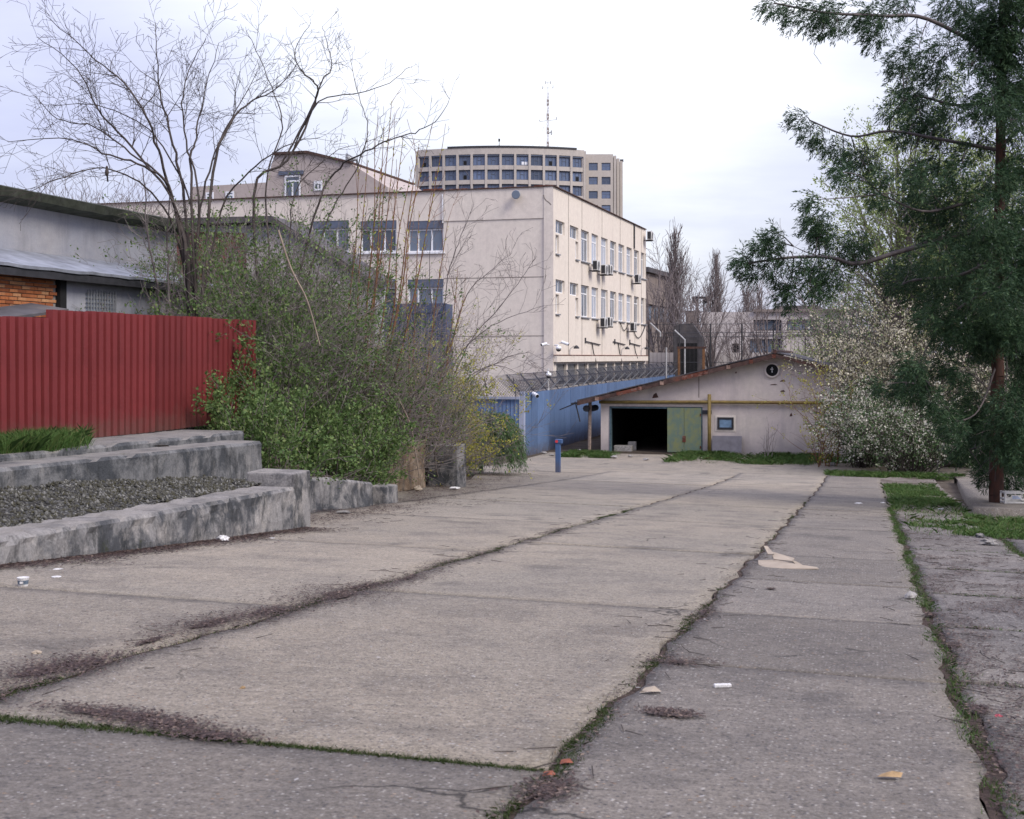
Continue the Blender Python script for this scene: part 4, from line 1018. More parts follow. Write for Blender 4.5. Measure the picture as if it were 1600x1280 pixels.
# wall with a round vent and a small window: the window is set in a real recess frame, the vent is a dark pipe mouth
gw.build('front_wall', M['garage'], ga)
MB().box(0, .25, .26, 14, wb, roofz(.1) - .05).box(GLn - .25, GLn, .26, 14, wb, roofz(GLn) - .05).build('side_wall', M['garage'], ga)
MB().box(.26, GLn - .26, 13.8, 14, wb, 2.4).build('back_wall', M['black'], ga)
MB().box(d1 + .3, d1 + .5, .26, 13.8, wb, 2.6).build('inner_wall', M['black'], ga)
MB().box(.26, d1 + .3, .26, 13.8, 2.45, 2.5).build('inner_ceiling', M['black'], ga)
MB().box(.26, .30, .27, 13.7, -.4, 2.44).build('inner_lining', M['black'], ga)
MB().box(.26, d1 + .3, -.2, 13.8, -.3, -.12).build('garage_floor', M['soil'], ga)
# roof: corrugated sheets, rusty verge pieces, purlin ends
nsh = 9
def roof_piece(x0, x1, y0, y1, th, up=0):
    a, b = roofz(x0) + up, roofz(x1) + up
    return MB().prism([(x0, a), (x1, b), (x1, b + th), (x0, a + th)], y0, y1)
for k in range(6): 
    xa, xb = xe + (xr - xe) * k / 6, xe + (xr - xe) * (k + 1) / 6
    roof_piece(xa + .01, xb - .004, -.55 + random.uniform(-.05, .05), 14.4, .05, .03 + random.uniform(0, .02)).build('roof_sheet', M['roofing'], ga)
for k in range(6):
    xa, xb = xr + (xr2 - xr) * k / 6, xr + (xr2 - xr) * (k + 1) / 6
    roof_piece(xa + .004, xb - .01, -.55 + random.uniform(-.05, .05), 14.4, .05, .03 + random.uniform(0, .02)).build('roof_sheet', M['roofing'], ga)
nv_ = 9
for k in range(nv_):
    xa, xb = xe + (xr - xe) * k / nv_, xe + (xr - xe) * (k + 1) / nv_
    roof_piece(xa + .02, xb - .02 - random.uniform(0, .12), -.62, -.56, .20 + random.uniform(-.04, .03), -.20).build('verge_plate', M['rust'] if k in (2, 5) else M['rustdark'], ga)
    MB().box(xb - .14, xb + .04, -.66, -.0, roofz(xb) - .20, roofz(xb) - .02).build('purlin_end', M['rust'] if k % 3 else M['rustpale'], ga)
for k in range(5):
    xa, xb = xr + (xr2 - xr) * k / 5, xr + (xr2 - xr) * (k + 1) / 5
    roof_piece(xa + .02, xb - .02, -.62, -.56, .16, -.16).build('verge_plate', M['rustdark'], ga)
MB().tube([(xr, -.6, zr + .10), (xr, 14.4, zr + .10)], .10, 8).build('ridge_cap', M['rustdark'], ga)
# broken gutter at the left eave
m_ = MB(); m_.bar((xe - .9, -.4, ze - .42), (xe + .1, -.45, ze - .02), .1, .05).bar((xe - .1, -.5, ze), (xe + .15, -.5, ze - 1.0), .12, .04).bar((xe - .3, -.45, ze - .12), (xe + .4, -.5, ze - .02), .14, .1)
m_.tube([(xe + .4, -.3, ze - .35), (xe + .4, .8, ze - .4), (xe + .4, 2.2, ze - .4)], .16, 8); m_.build('broken_gutter', M['darkmetal'], ga)
xp = gx(920); MB().tube([(xp, .1, -.6), (xp + .05, .1, roofz(xp) - .05)], .09, 7).build('eave_post', M['wood'], ga)
# doorway
MB().box(0, d1 + .1, -.06, -.003, dtop + .02, dtop + .2).build('lintel', M['garage'], ga)
MB().box(d0 - .02, d0 + .07, -.03, .24, -.4, dtop - .002).box(d1 - .07, d1 + .02, -.05, .24, -.4, dtop - .002).box(d0 + .07, d1 - .07, -.02, .2, dtop - .09, dtop - .003).build('door_frame', M['doorframe'], ga)
dx0, dx1 = gx(1043), gx(1096); 
dl = empty('door', (dx1, -.06, 0), 0); dl.parent = ga
dw = dx1 - dx0; dz0 = gzz(706, dx0); dz1 = gzz(637, dx0)
for k in range(2): MB().box(-dw + k * dw / 2 + .006, -dw + (k + 1) * dw / 2 - .006, -.05, 0, dz0, dz1).build('door_leaf', M['door'], dl)
MB().box(-.06, .0, -.075, -.052, dz0 + .2, dz0 + .32).box(-.06, .0, -.075, -.052, dz1 - .4, dz1 - .28).build('hinge', M['rust'], dl)
MB().box(-dw * .5 - .08, -dw * .5 + .08, -.075, -.052, dz0 + .5, dz0 + .8).build('latch', M['rust'], dl)
# rubble and a pale basin inside the doorway
m_ = MB(); m_.box(d0 + .1, d0 + 1.0, .45, 1.0, -.2, .16).box(d0 + .7, d0 + 1.1, 1.1, 1.5, -.2, .32)
tag(m_.build('stone_trough', M['stone'], None, GO, -GT, bevel=.04), 'pale stone blocks just inside the dark garage doorway', 'stone block')
# pipes, vent, window, board, sign box
zp = gzz(628.5, gx(1150))
MB().tube([(-.05, -.16, zp - .05), (gx(1108), -.16, zp), (GLn - 1, -.16, zp + .02)], .078, 8).build('pipe', M['yellowpipe'], ga, smooth=True)
MB().tube([(gx(1109), -.20, wb + .1), (gx(1109), -.20, gzz(616, gx(1109)))], .085, 8).build('pipe', M['yellowpipe'], ga, smooth=True)
xv = gx(1206.5); zv = gzz(578.5, xv)
MB().lathe([(.36, -.10), (.36, -.003), (.29, -.003), (.29, -.10), (.36, -.10)], (xv, 0, zv), 20, 'y', cap=False).build('vent', M['garage'], ga)
MB().lathe([(.288, -.05), (.288, -.004)], (xv, 0, zv), 20, 'y').build('vent_hole', M['black'], ga)
MB().box(xv - .02, xv + .02, -.08, -.052, zv - .12, zv + .14).box(xv - .08, xv + .06, -.08, -.053, zv + .02, zv + .07).build('vent_blade', M['offwhite'], ga)
x0, x1 = gx(1121), gx(1146.5); z0, z1 = gzz(671, x0), gzz(652, x0)
rim = MB().box(x0 - .10, x1 + .10, -.025, -.003, z0 - .10, z1 + .10).build('window_rim', M['beige2'], ga)
w = MB().box(x0, x1, -.07, -.028, z0, z0 + .10).box(x0, x1, -.07, -.028, z1 - .10, z1).box(x0, x0 + .1, -.07, -.028, z0 + .1, z1 - .1).box(x1 - .1, x1, -.07, -.028, z0 + .1, z1 - .1).build('window', M['darkmetal'], ga)
MB().box(x0 + .1, x1 - .1, -.045, -.03, z0 + .1, z1 - .1).build('pane', M['bluewin'], w)
x0, x1 = gx(1098), gx(1112); MB().box(x0, x1, -.08, -.003, gzz(647, x0), gzz(641, x0)).build('meter_box', M['darkmetal'], ga)
bo = MB().box(0, 1.42, -.06, 0, 0, .80); b_ = bo.build('grey_board', M['plate'], None, (GO.x + CG * gx(1113.5) - SG * .22, GO.y - SG * gx(1113.5) - CG * .22, .08), -GT); b_.rotation_euler = (-.14, 0, -GT); tag(b_, 'grey rectangular board leaning on the garage wall under the little window', 'board')
for (px, py, w_, h_) in ((1024, 618, .16, .14), (1236, 648, .07, .09), (1223, 595, .14, .05), (1223, 611, .13, .05), (1150, 582, .05, .05), (1209, 601, .2, .03)):
    x0 = gx(px); MB().add([(x0 - w_, -.012, gzz(py, x0) - h_), (x0 + w_, -.012, gzz(py, x0) - h_ * .7), (x0 + w_ * .3, -.012, gzz(py, x0) + h_), (x0 - w_ * .6, -.012, gzz(py, x0) + h_ * .3)], ((0, 1, 2, 3),)).build('patch_hole', M['rustdark'], ga)
x0 = gx(1092); MB().box(x0 - .02, x0 + .02, -.008, -.002, zp + .2, roofz(x0) - .1).build('wall_crack', M['seam'], ga)

# bollard
bp = G(872, 737); bo = empty('bollard', bp, -.25); tag(bo, 'blue steel bollard with square head and red spot on the driveway', 'bollard')
bh_ = 49 * bp.y / F
MB().box(-.09, .09, -.09, .09, -.1, bh_ - .12).build('post', M['bollard'], bo, bevel=.01)
MB().box(-.11, .17, -.11, .11, bh_ - .12, bh_ + .04).build('head', M['bollard'], bo, bevel=.015)
MB().lathe([(.055, -.125), (.055, -.111)], (-.03, 0, bh_ - .04), 12, 'y').build('reflector', M['redspot'], bo)

# ------------------------------------------------------------------ yard behind the garage: wire fence, frame, posts, buildings
yf = empty('wire_fence', (at(1014, 560, 100).x, 100, 0), -R(12)); tag(yf, 'tall dark wire mesh fence with slim posts behind the garage roof', 'fence')
yL = (1300 - 1014) * 100 / F; yz = CZ + (HY - 507) * 100 / F
for i in range(7): MB().tube([(i * yL / 6, 0, -.2), (i * yL / 6, 0, yz)], .06, 6).build('post', M['darkmetal'], yf)
s_ = Seg()
for z in (yz, yz - .65, yz - .95, yz * .6, yz * .35): s_.add((0, 0, z), (yL, 0, z), .022, .022)
for k in range(46): s_.add((k * yL / 45, .02, 0), (k * yL / 45, .02, yz - .65), .012, .012)
s_.build('mesh_wire', M['darkmetal'], None).parent = yf
for k, (px, y0, y1, d_) in enumerate(((1032, 505, 506, 1), (1041, 528, 575, 0), (1070, 516, 580, 1))):
    b_ = at(px, y1 + 20, 90); tp = at(px, y0 + 15, 90)
    pts = [b_, tp] + ([at(px - 16, y0, 90)] if d_ else [])
    tag(MB().tube(pts, .055, 7).build('bent_post', M['postgrey']), ('pale bent post leaning beside the far end of the beige building', 'straight pale post left of the hooked post behind the garage', 'pale hooked post rising just behind the garage roof')[k], 'post')
of = empty('steel_frame', at(1059, 600, 88), -R(15)); tag(of, 'rusty orange square steel frame behind the garage roof', 'frame')
fw2, fz = 42 * 88 / F, CZ + (HY - 545) * 88 / F - of.location.z
MB().box(0, .14, 0, .14, -2, fz).build('leg', M['orange'], of); MB().box(fw2 - .16, fw2, 0, .14, -2, fz).build('leg', M['orange'], of); MB().box(-.05, fw2 + .1, -.01, .15, fz, fz + .14).build('crossbar', M['rustdark'], of)
yb = empty('yard_wall', at(1014, 575, 112), -R(8)); tag(yb, 'pale low yard wall seen through the wire fence', 'wall')
MB().box(0, 26, 0, .4, -6, CZ + (HY - 551) * 112 / F - yb.location.z).build('wall_face', M['palewall'], yb)
# brown building right of the office block
bb = empty('brown_building', at(1008, 560, 135), R(90) - R(19)); tag(bb, 'brown concrete building behind the bare poplars', 'building')
bbz = lambda py, Y=135: CZ + (HY - py) * Y / F - bb.location.z
MB().box(0, 14, 0, 12, -8, bbz(425)).build('wall', M['brownwall'], bb)
MB().box(-.2, 14, -.3, -.003, bbz(475), bbz(468)).build('ledge', M['brownwall'], bb)
MB().box(-.2, 14.1, -.4, 12.1, bbz(425) + .003, bbz(425) + .5).build('roof', M['roofing'], bb)
for i in range(4): MB().box(1 + i * 3, 2.6 + i * 3, -.05, -.003, bbz(500), bbz(477)).build('window', M['glass'], bb)
dkb = empty('dark_shed', at(1052, 575, 105), -R(10)); tag(dkb, 'dark brown shed between the poplar and the pale annexe', 'shed')
dz_ = CZ + (HY - 505) * 105 / F - dkb.location.z
MB().prism([(0, -4), (2.3, -4), (2.3, dz_ - 1.2), (1.5, dz_), (0, dz_ - .2)], 0, 5).build('wall', M['roofing'], dkb)
MB().box(.4, 1.9, -.04, -.003, -1, dz_ - 1.6).build('window', M['black'], dkb)
# pale annexe with a window band
pb = empty('annexe', at(1096, 575, 125), -R(8)); tag(pb, 'pale flat roofed annexe with dark upper window band behind the garage', 'building')
PA = lambda px: (px - 1096) * 125 / F / math.cos(R(8)); PZ = lambda py: CZ + (HY - py) * 125 / F - pb.location.z
aops = [(PA(1175), PA(1217), PZ(517), PZ(500)), (PA(1226), PA(1274), PZ(517), PZ(500)), (PA(1169), PA(1216), PZ(556), PZ(530)), (PA(1143), PA(1153), PZ(565), PZ(537))]
m_ = MB(); wall_grid(m_, PA(1330), -5, PZ(488), aops, .6); m_.build('wall', M['palewall'], pb)
for (a, b, c, d) in aops[:3]: frame_window(pb, a, b, c, d, .3, (.25, .5, .75), None, .09, M['darkmetal'], M['glass'])
MB().box(aops[3][0], aops[3][1], .3, .4, aops[3][2], aops[3][3]).build('door', M['black'], pb)
MB().box(PA(1175), PA(1334), -.35, .5, PZ(488) + .003, PZ(484)).build('roof_edge', M['brownwall'], pb)
MB().prism([(PA(1205), PZ(483.5)), (PA(1280), PZ(483.5)), (PA(1276), PZ(478)), (PA(1212), PZ(478))], .5, 8).build('roof', M['roofing'], pb)
MB().box(PA(1172), PA(1330), -.12, -.003, PZ(523), PZ(518)).build('ledge', M['palewall'], pb)
m_ = MB(); m_.box(PA(1218.5), PA(1224.5), -.5, -.01, PZ(560), PZ(503)).prism([(PA(1216), PZ(500)), (PA(1227), PZ(500)), (PA(1224), PZ(504)), (PA(1219), PZ(504))], -.5, -.012).build('column', M['palewall'], pb)
MB().box(.05, PA(1330), .65, 9, -5, PZ(489)).build('core', M['black'], pb)
# lattice lamp mast and chimney
lm = empty('lattice_mast', at(1095, 560, 150)); tag(lm, 'thin lattice lamp mast above the dark shed', 'mast')
mzz = CZ + (HY - 467) * 150 / F - lm.location.z
s_ = Seg(); w_ = .35
for a in (-w_, w_):
    for b in (-w_, w_): s_.add((a, b, -4), (a, b, mzz), .06, .06)
for k in range(14): z = -2 + k * (mzz + 2) / 14; s_.add((-w_, -w_, z), (w_, -w_, z + .6), .035, .035); s_.add((w_, -w_, z), (-w_, -w_, z + .6), .035, .035)
s_.build('mast_frame', M['darkmetal'], None).parent = lm
MB().box(-1.0, 1.0, -.4, .4, mzz, mzz + .25).box(-.9, -.5, -.4, .4, mzz - .5, mzz - .003).box(.4, .9, -.4, .4, mzz - .5, mzz - .003).build('lamp_head', M['darkmetal'], lm)
ch = empty('chimney', at(1082, 560, 160)); tag(ch, 'short dark chimney beside the lattice mast', 'chimney')
MB().box(-.75, .75, -.7, .7, -5, CZ + (HY - 487) * 160 / F - ch.location.z).build('stack', M['brownwall'], ch); MB().box(-.85, .85, -.8, .8, CZ + (HY - 487) * 160 / F - ch.location.z + .003, CZ + (HY - 486) * 160 / F - ch.location.z).build('cap', M['darkmetal'], ch)
# ------------------------------------------------------------------ vegetation engine
def rvec(s=1.): return Vector((random.gauss(0, s), random.gauss(0, s), random.gauss(0, s)))
UP = Vector((0, 0, 1))
def grow(S, p, d, L, r, o, depth=0, tips=None, nodes=None):
    n = max(2, int(L / o['seg'])); st_ = L / n; d = d.normalized(); p = Vector(p)
    for i in range(n):
        d = (d + rvec(o['wob']) + UP * o['up']).normalized(); q = p + d * st_
        r0 = r * (1 - .75 * i / n); r1 = r * (1 - .75 * (i + 1) / n)
        S.add(p, q, max(r0, o['rmin']), max(r1, o['rmin']))
        if nodes is not None and depth >= o.get('ldep', 1): nodes.append((q.copy(), d.copy()))
        if depth < o['max'] and i >= o.get('first', 0):
            for _ in range(o['kids'] if random.random() < o['prob'] else 0):
                ax = d.cross(rvec()).normalized(); a = random.uniform(*o['ang'])
                c = d * math.cos(a) + ax * math.sin(a)
                grow(S, q, c, L * random.uniform(*o['ratio']) * (1 - .45 * i / n), max(r1 * .6, o['rmin']), o, depth + 1, tips, nodes)
        p = q
    if tips is not None: tips.append((p, d))
def catmull(pts, k=5):
    P = [pts[0]] + list(pts) + [pts[-1]]; out = []
    for i in range(1, len(P) - 2):
        for j in range(k):
            t = j / k; a, b, c, d = P[i - 1], P[i], P[i + 1], P[i + 2]
            out.append(.5 * ((2 * b) + (c - a) * t + (2 * a - 5 * b + 4 * c - d) * t * t + (3 * b - a - 3 * c + d) * t ** 3))
    return out + [P[-2]]
def guided(S, pts, r0, r1, o, tips=None, nodes=None, side=True, start=.25):
    c = catmull(pts); n = len(c) - 1; jr = random.Random(int(pts[0].x * 1e4) + int(pts[-1].z * 1e4))
    for i in range(1, n): c[i] = c[i] + Vector((jr.gauss(0, .013), jr.gauss(0, .013), jr.gauss(0, .013)))
    for i in range(n):
        a = r0 + (r1 - r0) * i / n; b = r0 + (r1 - r0) * (i + 1) / n; S.add(c[i], c[i + 1], a, b)
        if side and i / n > start:
            d = (c[i + 1] - c[i]).normalized(); Ls = (c[i + 1] - c[i]).length
            if o.get('big') and random.random() < Ls * o['big']:
                ax = d.cross(rvec()).normalized(); an = random.uniform(.35, .9)
                grow(S, c[i + 1], d * math.cos(an) + ax * math.sin(an), random.uniform(.8, 1.8) * (1.1 - .5 * i / n), max(b * .7, o['rmin']), dict(o, prob=.55), 0, tips, nodes)
            for _ in range(o['kids']):
                if random.random() < o['prob'] * Ls / o['seg']:
                    ax = d.cross(rvec()).normalized(); an = random.uniform(*o['ang'])
                    grow(S, c[i + 1], d * math.cos(an) + ax * math.sin(an), o['L'] * random.uniform(.5, 1.1) * (1.15 - .6 * i / n), max(b * .55, o['rmin']), o, 1, tips, nodes)
    return c
def leaves(name, pts, dirs, L, Wd, m, parent, jit=.05, curl=.5, lv=.35):
    """diamond leaves with a fold; pts (N,3)"""
    P = np.array([tuple(p) for p in pts], dtype=np.float32); D = np.array([tuple(d) for d in dirs], dtype=np.float32); N = len(P)
    if parent is not None: P = P - np.array(parent.location, dtype=np.float32)
    P = P + RNG.normal(0, jit, P.shape)
    D = D + RNG.normal(0, curl, D.shape); D /= np.linalg.norm(D, axis=1, keepdims=True)
    A = RNG.normal(0, 1, D.shape); X = np.cross(D, A); X /= np.linalg.norm(X, axis=1, keepdims=True); Nn = np.cross(X, D)
    l = (L * (1 + RNG.uniform(-lv, lv, (N, 1)))); w = Wd * l / L
    V = np.stack([P, P + D * l * .45 + X * w * .5 + Nn * w * .18, P + D * l, P + D * l * .45 - X * w * .5 + Nn * w * .18], 1)
    f = (np.arange(N) * 4)[:, None] + np.array([[0, 1, 2, 3]])
    return link(name, np_mesh(name, V.reshape(-1, 3), f, m), parent)
def thin(l, k):
    if len(l) <= k: return l
    return random.sample(l, k)

# ------------------------------------------------------------------ big bare tree behind the red fence
TWIG = dict(seg=.14, wob=.09, up=.022, rmin=.0038, max=3, kids=1, prob=.66, ang=(.45, 1.1), ratio=(.4, .66), first=0, L=1.4, big=1.1)
bt = empty('bare_tree', (at(292, 560, 28).x, 28, 2.6)); tag(bt, 'wide bare many stemmed tree behind the red fence with arching limbs', 'tree')
S = Seg(); T = Seg()
def limb(pxs, Y0, Y1, r0, r1, S_, o, **k):
    n = len(pxs); pts = [at(px, py, Y0 + (Y1 - Y0) * i / (n - 1) + random.uniform(-.25, .25)) for i, (px, py) in enumerate(pxs)]
    if S_.b and pts[0].z > 5.5:                      # a limb that forks off another starts on it
        q_ = min(S_.b, key=lambda t: (t[0] - pts[0].x) ** 2 + (t[2] - pts[0].z) ** 2); pts[0] = Vector(q_)
        for k_ in range(1, n): pts[k_].y += (q_[1] - Y0) * (1 - k_ / n)
    tmp = Seg(); guided(tmp, pts, r0 * .78, r1, o, side=False); S_.a += tmp.a; S_.b += tmp.b; S_.r0 += tmp.r0; S_.r1 += tmp.r1
    guided(T, pts, r0 * .7, r1 * .9, o, **k)
LB = [([(300, 520), (292, 400), (268, 305), (246, 234), (228, 180), (193, 130), (135, 81), (72, 25)], 28, 26.5, .055),
      ([(302, 520), (290, 380), (262, 301), (193, 216), (153, 171), (121, 108), (58, 58)], 28, 27, .05),
      ([(296, 500), (270, 306), (225, 261), (171, 243), (112, 218), (13, 222)], 28, 25.5, .045),
      ([(305, 510), (288, 315), (270, 225), (252, 157), (245, 90), (243, 36)], 28, 28.5, .05),
      ([(308, 510), (297, 270), (306, 215), (318, 150), (342, 67)], 28, 29, .045),
      ([(312, 520), (333, 270), (360, 193), (390, 160), (430, 140), (470, 95)], 28, 29.5, .05),
      ([(310, 500), (318, 330), (340, 240), (372, 175), (405, 110)], 28.3, 30, .04),
      ([(300, 480), (262, 340), (215, 285), (160, 262), (100, 275), (45, 300)], 28, 25, .032),
      ([(298, 470), (268, 300), (205, 240), (150, 200), (90, 185), (55, 150)], 28, 26, .034),
      ([(306, 500), (300, 330), (255, 230), (215, 190), (150, 165), (80, 165)], 28.2, 29, .03),
      ([(304, 500), (310, 310), (290, 220), (285, 150), (300, 100), (322, 60)], 28.2, 28, .036),
      ([(310, 520), (345, 330), (400, 260), (455, 225), (500, 215)], 28.2, 27.5, .034)]
for pxs, a, b, r in LB: limb(pxs, a, b, r, .006, S, TWIG, start=.38)
S.build('trunk', M['barkdark'], bt, 5); T.build('crown', M['barkdark'], bt, 3)
bt2 = empty('bare_tree', (at(425, 600, 31).x, 31, 2.4)); tag(bt2, 'slender bare tree with upright curved limbs left of the tall budding sprouts', 'tree')
S = Seg(); T = Seg()
LB = [([(420, 590), (396, 306), (450, 252), (488, 171), (495, 135), (472, 112), (460, 80), (486, 34)], 31, 30, .05),
      ([(470, 320), (490, 171), (505, 130), (520, 105), (512, 70), (504, 42)], 31, 31.5, .03),
      ([(480, 260), (500, 162), (562, 148), (600, 135), (640, 106)], 31, 29.5, .024),
      ([(440, 560), (490, 340), (522, 270), (562, 243), (610, 218), (648, 207), (685, 185), (702, 155)], 31, 29, .038),
      ([(440, 560), (505, 360), (535, 300), (560, 255), (575, 200), (560, 150), (548, 95)], 31, 32, .03),
      ([(430, 580), (420, 380), (415, 290), (440, 200), (430, 150), (400, 80), (385, 48)], 31, 32, .035),
      ([(430, 570), (452, 390), (462, 300), (520, 240), (560, 225)], 31.4, 33, .03)]
T2 = dict(TWIG, prob=.5, max=3, L=1.0, big=.45)
for pxs, a, b, r in LB: limb(pxs, a, b, r, .005, S, T2, start=.4)
S.build('trunk', M['barkdark'], bt2, 5); T.build('crown', M['barkdark'], bt2, 3)
# bird on a branch
bd_ = empty('bird', at(167, 270, 25.9)); tag(bd_, 'tiny dark bird perched on a bare branch at the left', 'bird')
MB().lathe([(.004, -.08), (.03, -.05), (.042, 0), (.035, .05), (.022, .075), (.028, .1), (.02, .125), (.004, .14)], n=10).build('body', M['barkdark'], bd_, smooth=True)
MB().bar((0, .02, -.05), (0, .06, -.17), .03, .01).build('tail', M['darkmetal'], bd_)
MB().bar((0, -.02, .11), (0, -.05, .105), .008, .008).build('beak', M['darkmetal'], bd_)
# saplings at the house wall
for (pxs, lab) in (([(250, 500), (243, 430), (232, 380), (226, 300), (222, 262)], 'thin leaning sapling in front of the plastered house wall'),
                   ([(262, 500), (263, 420), (262, 350), (268, 300)], 'straight brown sapling right of the leaning one')):
    e_ = empty('sapling', at(pxs[0][0], 540, 27.5)); tag(e_, lab, 'sapling', 'saplings against the plastered house')
    T = Seg(); S = Seg(); limb(pxs, 27.5, 27, .035, .01, S, dict(TWIG, L=1.0, max=2, prob=.35), start=.2)
    S.build('trunk', M['bark'], e_, 5); T.build('crown', M['twig'], e_, 3)

# ------------------------------------------------------------------ shrubs of the thicket
def shrub(name, lab, cat, base_px, Y, H, spread, n, bark, leafm, leafn, leaf=(.075, .04), o=None, lean=(0, 0), sub=1.0, group=None, low=0., drop=0):
    b = at(base_px, 700, Y); b.z = gter(b.x, b.y)
    e_ = empty(name, b); tag(e_, lab, cat, group)
    oo = dict(seg=.22, wob=.13, up=.03, rmin=.0038, max=2, kids=1, prob=.55, ang=(.35, 1.0), ratio=(.3, .6), ldep=0)
    if o: oo.update(o)
    S = Seg(); nodes = []
    for i in range(n):
        a = random.uniform(0, 2 * math.pi); k = random.uniform(0, 1) ** .6
        st_ = b + Vector((math.cos(a), math.sin(a), 0)) * spread * .35 * random.random(); st_.z = gter(st_.x, st_.y) - .1
        d = Vector((math.cos(a) * k * spread / H + lean[0], math.sin(a) * k * spread / H + lean[1], 1))
        grow(S, st_, d, H * random.uniform(.55, 1.05), .024 * random.uniform(.6, 1.2) * sub, oo, 0, None, nodes)
    S.build('stems', M[bark], e_, 3)
    if leafm:
        if low: nodes = [x for x in nodes if x[0].z < b.z + H * low or random.random() < .12]
        pk = [random.choice(nodes) for _ in range(max(1, leafn * 3 // 5))]
        P_ = [p for p, d in pk for _ in range(5)]; D_ = [d + UP * .2 for p, d in pk for _ in range(5)]
        leaves('leaves', P_, D_, leaf[0] * .82, leaf[1] * .85, M[leafm], e_, .06, .75)
    return e_
TG = 'shrubs in the thicket on the left bank'
shrub('green_shrub', 'low bright green shrub at the right end of the red fence', 'shrub', 372, 25.9, 1.9, 1.3, 34, 'twig', 'leaf', 3600, (.085, .05), group=TG)
shrub('green_shrub', 'leafy green shrub hanging over the end block of the low wall', 'shrub', 425, 24.6, 1.7, 1.5, 34, 'twig', 'leaf', 3200, (.085, .05), group=TG)
shrub('green_shrub', 'tall leafy shrub rising above the right end of the red fence', 'shrub', 385, 28.5, 4.4, 2.4, 44, 'twig', 'leaf', 4800, (.085, .048), group=TG)
shrub('green_shrub', 'broad tangled green shrub in the middle of the thicket', 'shrub', 470, 28.2, 4.2, 2.4, 34, 'twig', 'leaf', 3600, (.085, .045), group=TG)
shrub('green_shrub', 'low green shrub spilling over the broken grey wall', 'shrub', 520, 27.6, 1.6, 1.4, 34, 'twig', 'leaf', 3400, (.085, .05), group=TG)
shrub('green_shrub', 'green shrub above the small broken block', 'shrub', 556, 30.4, 2.3, 1.4, 34, 'twig', 'leaf', 4200, (.085, .05), group=TG)
shrub('green_shrub', 'leafy shrub left of the blue shed covered in grey twigs', 'shrub', 545, 32, 4.2, 2.4, 50, 'twig', 'leaf', 2600, (.08, .045), group=TG)
shrub('green_shrub', 'small green shrub just above the brown rough wall', 'shrub', 628, 39, 2.6, 1.9, 44, 'twig', 'leaf', 6500, (.08, .045), group=TG)
shrub('green_shrub', 'high green shrub reaching over the brick house roof', 'shrub', 335, 31.5, 5.0, 2.2, 34, 'twig', 'leaf', 3600, (.085, .048), o=dict(first=3), group=TG)
shrub('green_shrub', 'tall thin leafed shrub between the slender tree and the brick house', 'shrub', 455, 33.5, 6.3, 2.5, 36, 'twig', 'leaf', 2600, (.085, .048), o=dict(first=4), group=TG)
shrub('bare_shrub', 'dense grey bare shrub behind the green shrubs by the blue shed', 'shrub', 600, 35, 4.6, 2.4, 40, 'twig', None, 0, o=dict(prob=.7), group=TG)
shrub('bare_shrub', 'grey bare shrub leaning right in front of the shed', 'shrub', 640, 37, 4.4, 2.8, 40, 'twig', 'leafyellow', 900, (.07, .04), lean=(.12, 0), o=dict(prob=.65), group=TG)
shrub('budding_shrub', 'yellow budded shrub above the concrete pillar', 'shrub', 690, 42.5, 3.2, 2.0, 46, 'twig', 'leafyellow', 6500, (.085, .055), o=dict(prob=.65), group=TG)
shrub('budding_shrub', 'yellow green budding shrub with orange buds before the blue shed', 'shrub', 660, 43, 4.6, 2.4, 32, 'twig', 'leafyellow', 3200, (.09, .045), o=dict(prob=.6), group=TG)
shrub('bare_shrub', 'dense grey bare thicket under the wide bare tree', 'shrub', 345, 29.6, 4.4, 2.2, 30, 'twig', None, 0, o=dict(prob=.75, wob=.16), group=TG)
shrub('bare_shrub', 'tall grey twig tangle in front of the brick house', 'shrub', 425, 30.5, 5.6, 2.7, 36, 'twig', 'leaf', 5200, (.08, .045), o=dict(prob=.75, wob=.16), group=TG)
shrub('bare_shrub', 'grey twig tangle left of the tall budding sprouts', 'shrub', 505, 32, 5.4, 2.7, 36, 'twig', 'leaf', 4200, (.08, .045), o=dict(prob=.75, wob=.16), group=TG)
# tall budding sprouts
def sprouts(lab, px0, Y, tops, bark, leafm):
    b = at(px0, 700, Y); b.z = gter(b.x, b.y); e_ = empty('tall_sprout', b); tag(e_, lab, 'shrub', TG)
    S = Seg(); P_ = []; D_ = []
    for (px, py, mid) in tops:
        base = b + Vector((random.uniform(-.25, .25), random.uniform(-.25, .25), 0)); tp = at(px, py, Y + random.uniform(-.8, .8))
        m1 = base.lerp(tp, .5) + Vector((mid * .3, 0, .2)); c = catmull([base, base.lerp(m1, .5) + rvec(.06), m1, m1.lerp(tp, .5) + rvec(.05), tp], 7)
        n = len(c) - 1
        for i in range(n):
            S.add(c[i], c[i + 1], .030 * (1 - .8 * i / n), .030 * (1 - .8 * (i + 1) / n))
            if i > n * .4:
                d = (c[i + 1] - c[i]).normalized()
                for _ in range(2): P_.append(c[i].lerp(c[i + 1], random.random())); D_.append(d + rvec(.3))
                if random.random() < .30: grow(S, c[i + 1], d + rvec(.45) + UP * .4, random.uniform(.4, 1.3), .008, dict(seg=.2, wob=.07, up=.05, rmin=.005, max=1, kids=1, prob=.25, ang=(.3, .7), ratio=(.3, .5)), 0, None, None)
    S.build('stems', M[bark], e_, 4); leaves('leaves', P_, D_, .085, .035, M[leafm], e_, .01, .2)
sprouts('cluster of tall upright orange brown sprouts with buds before the beige wall', 555, 33, [(612, 160, .5), (600, 200, .2), (585, 220, 0), (630, 215, .5), (655, 225, .6), (575, 250, -.2), (645, 260, .7), (560, 265, -.4), (668, 228, .8), (615, 235, .2), (595, 265, 0), (690, 235, .9)], 'barkorange', 'leafyellow')
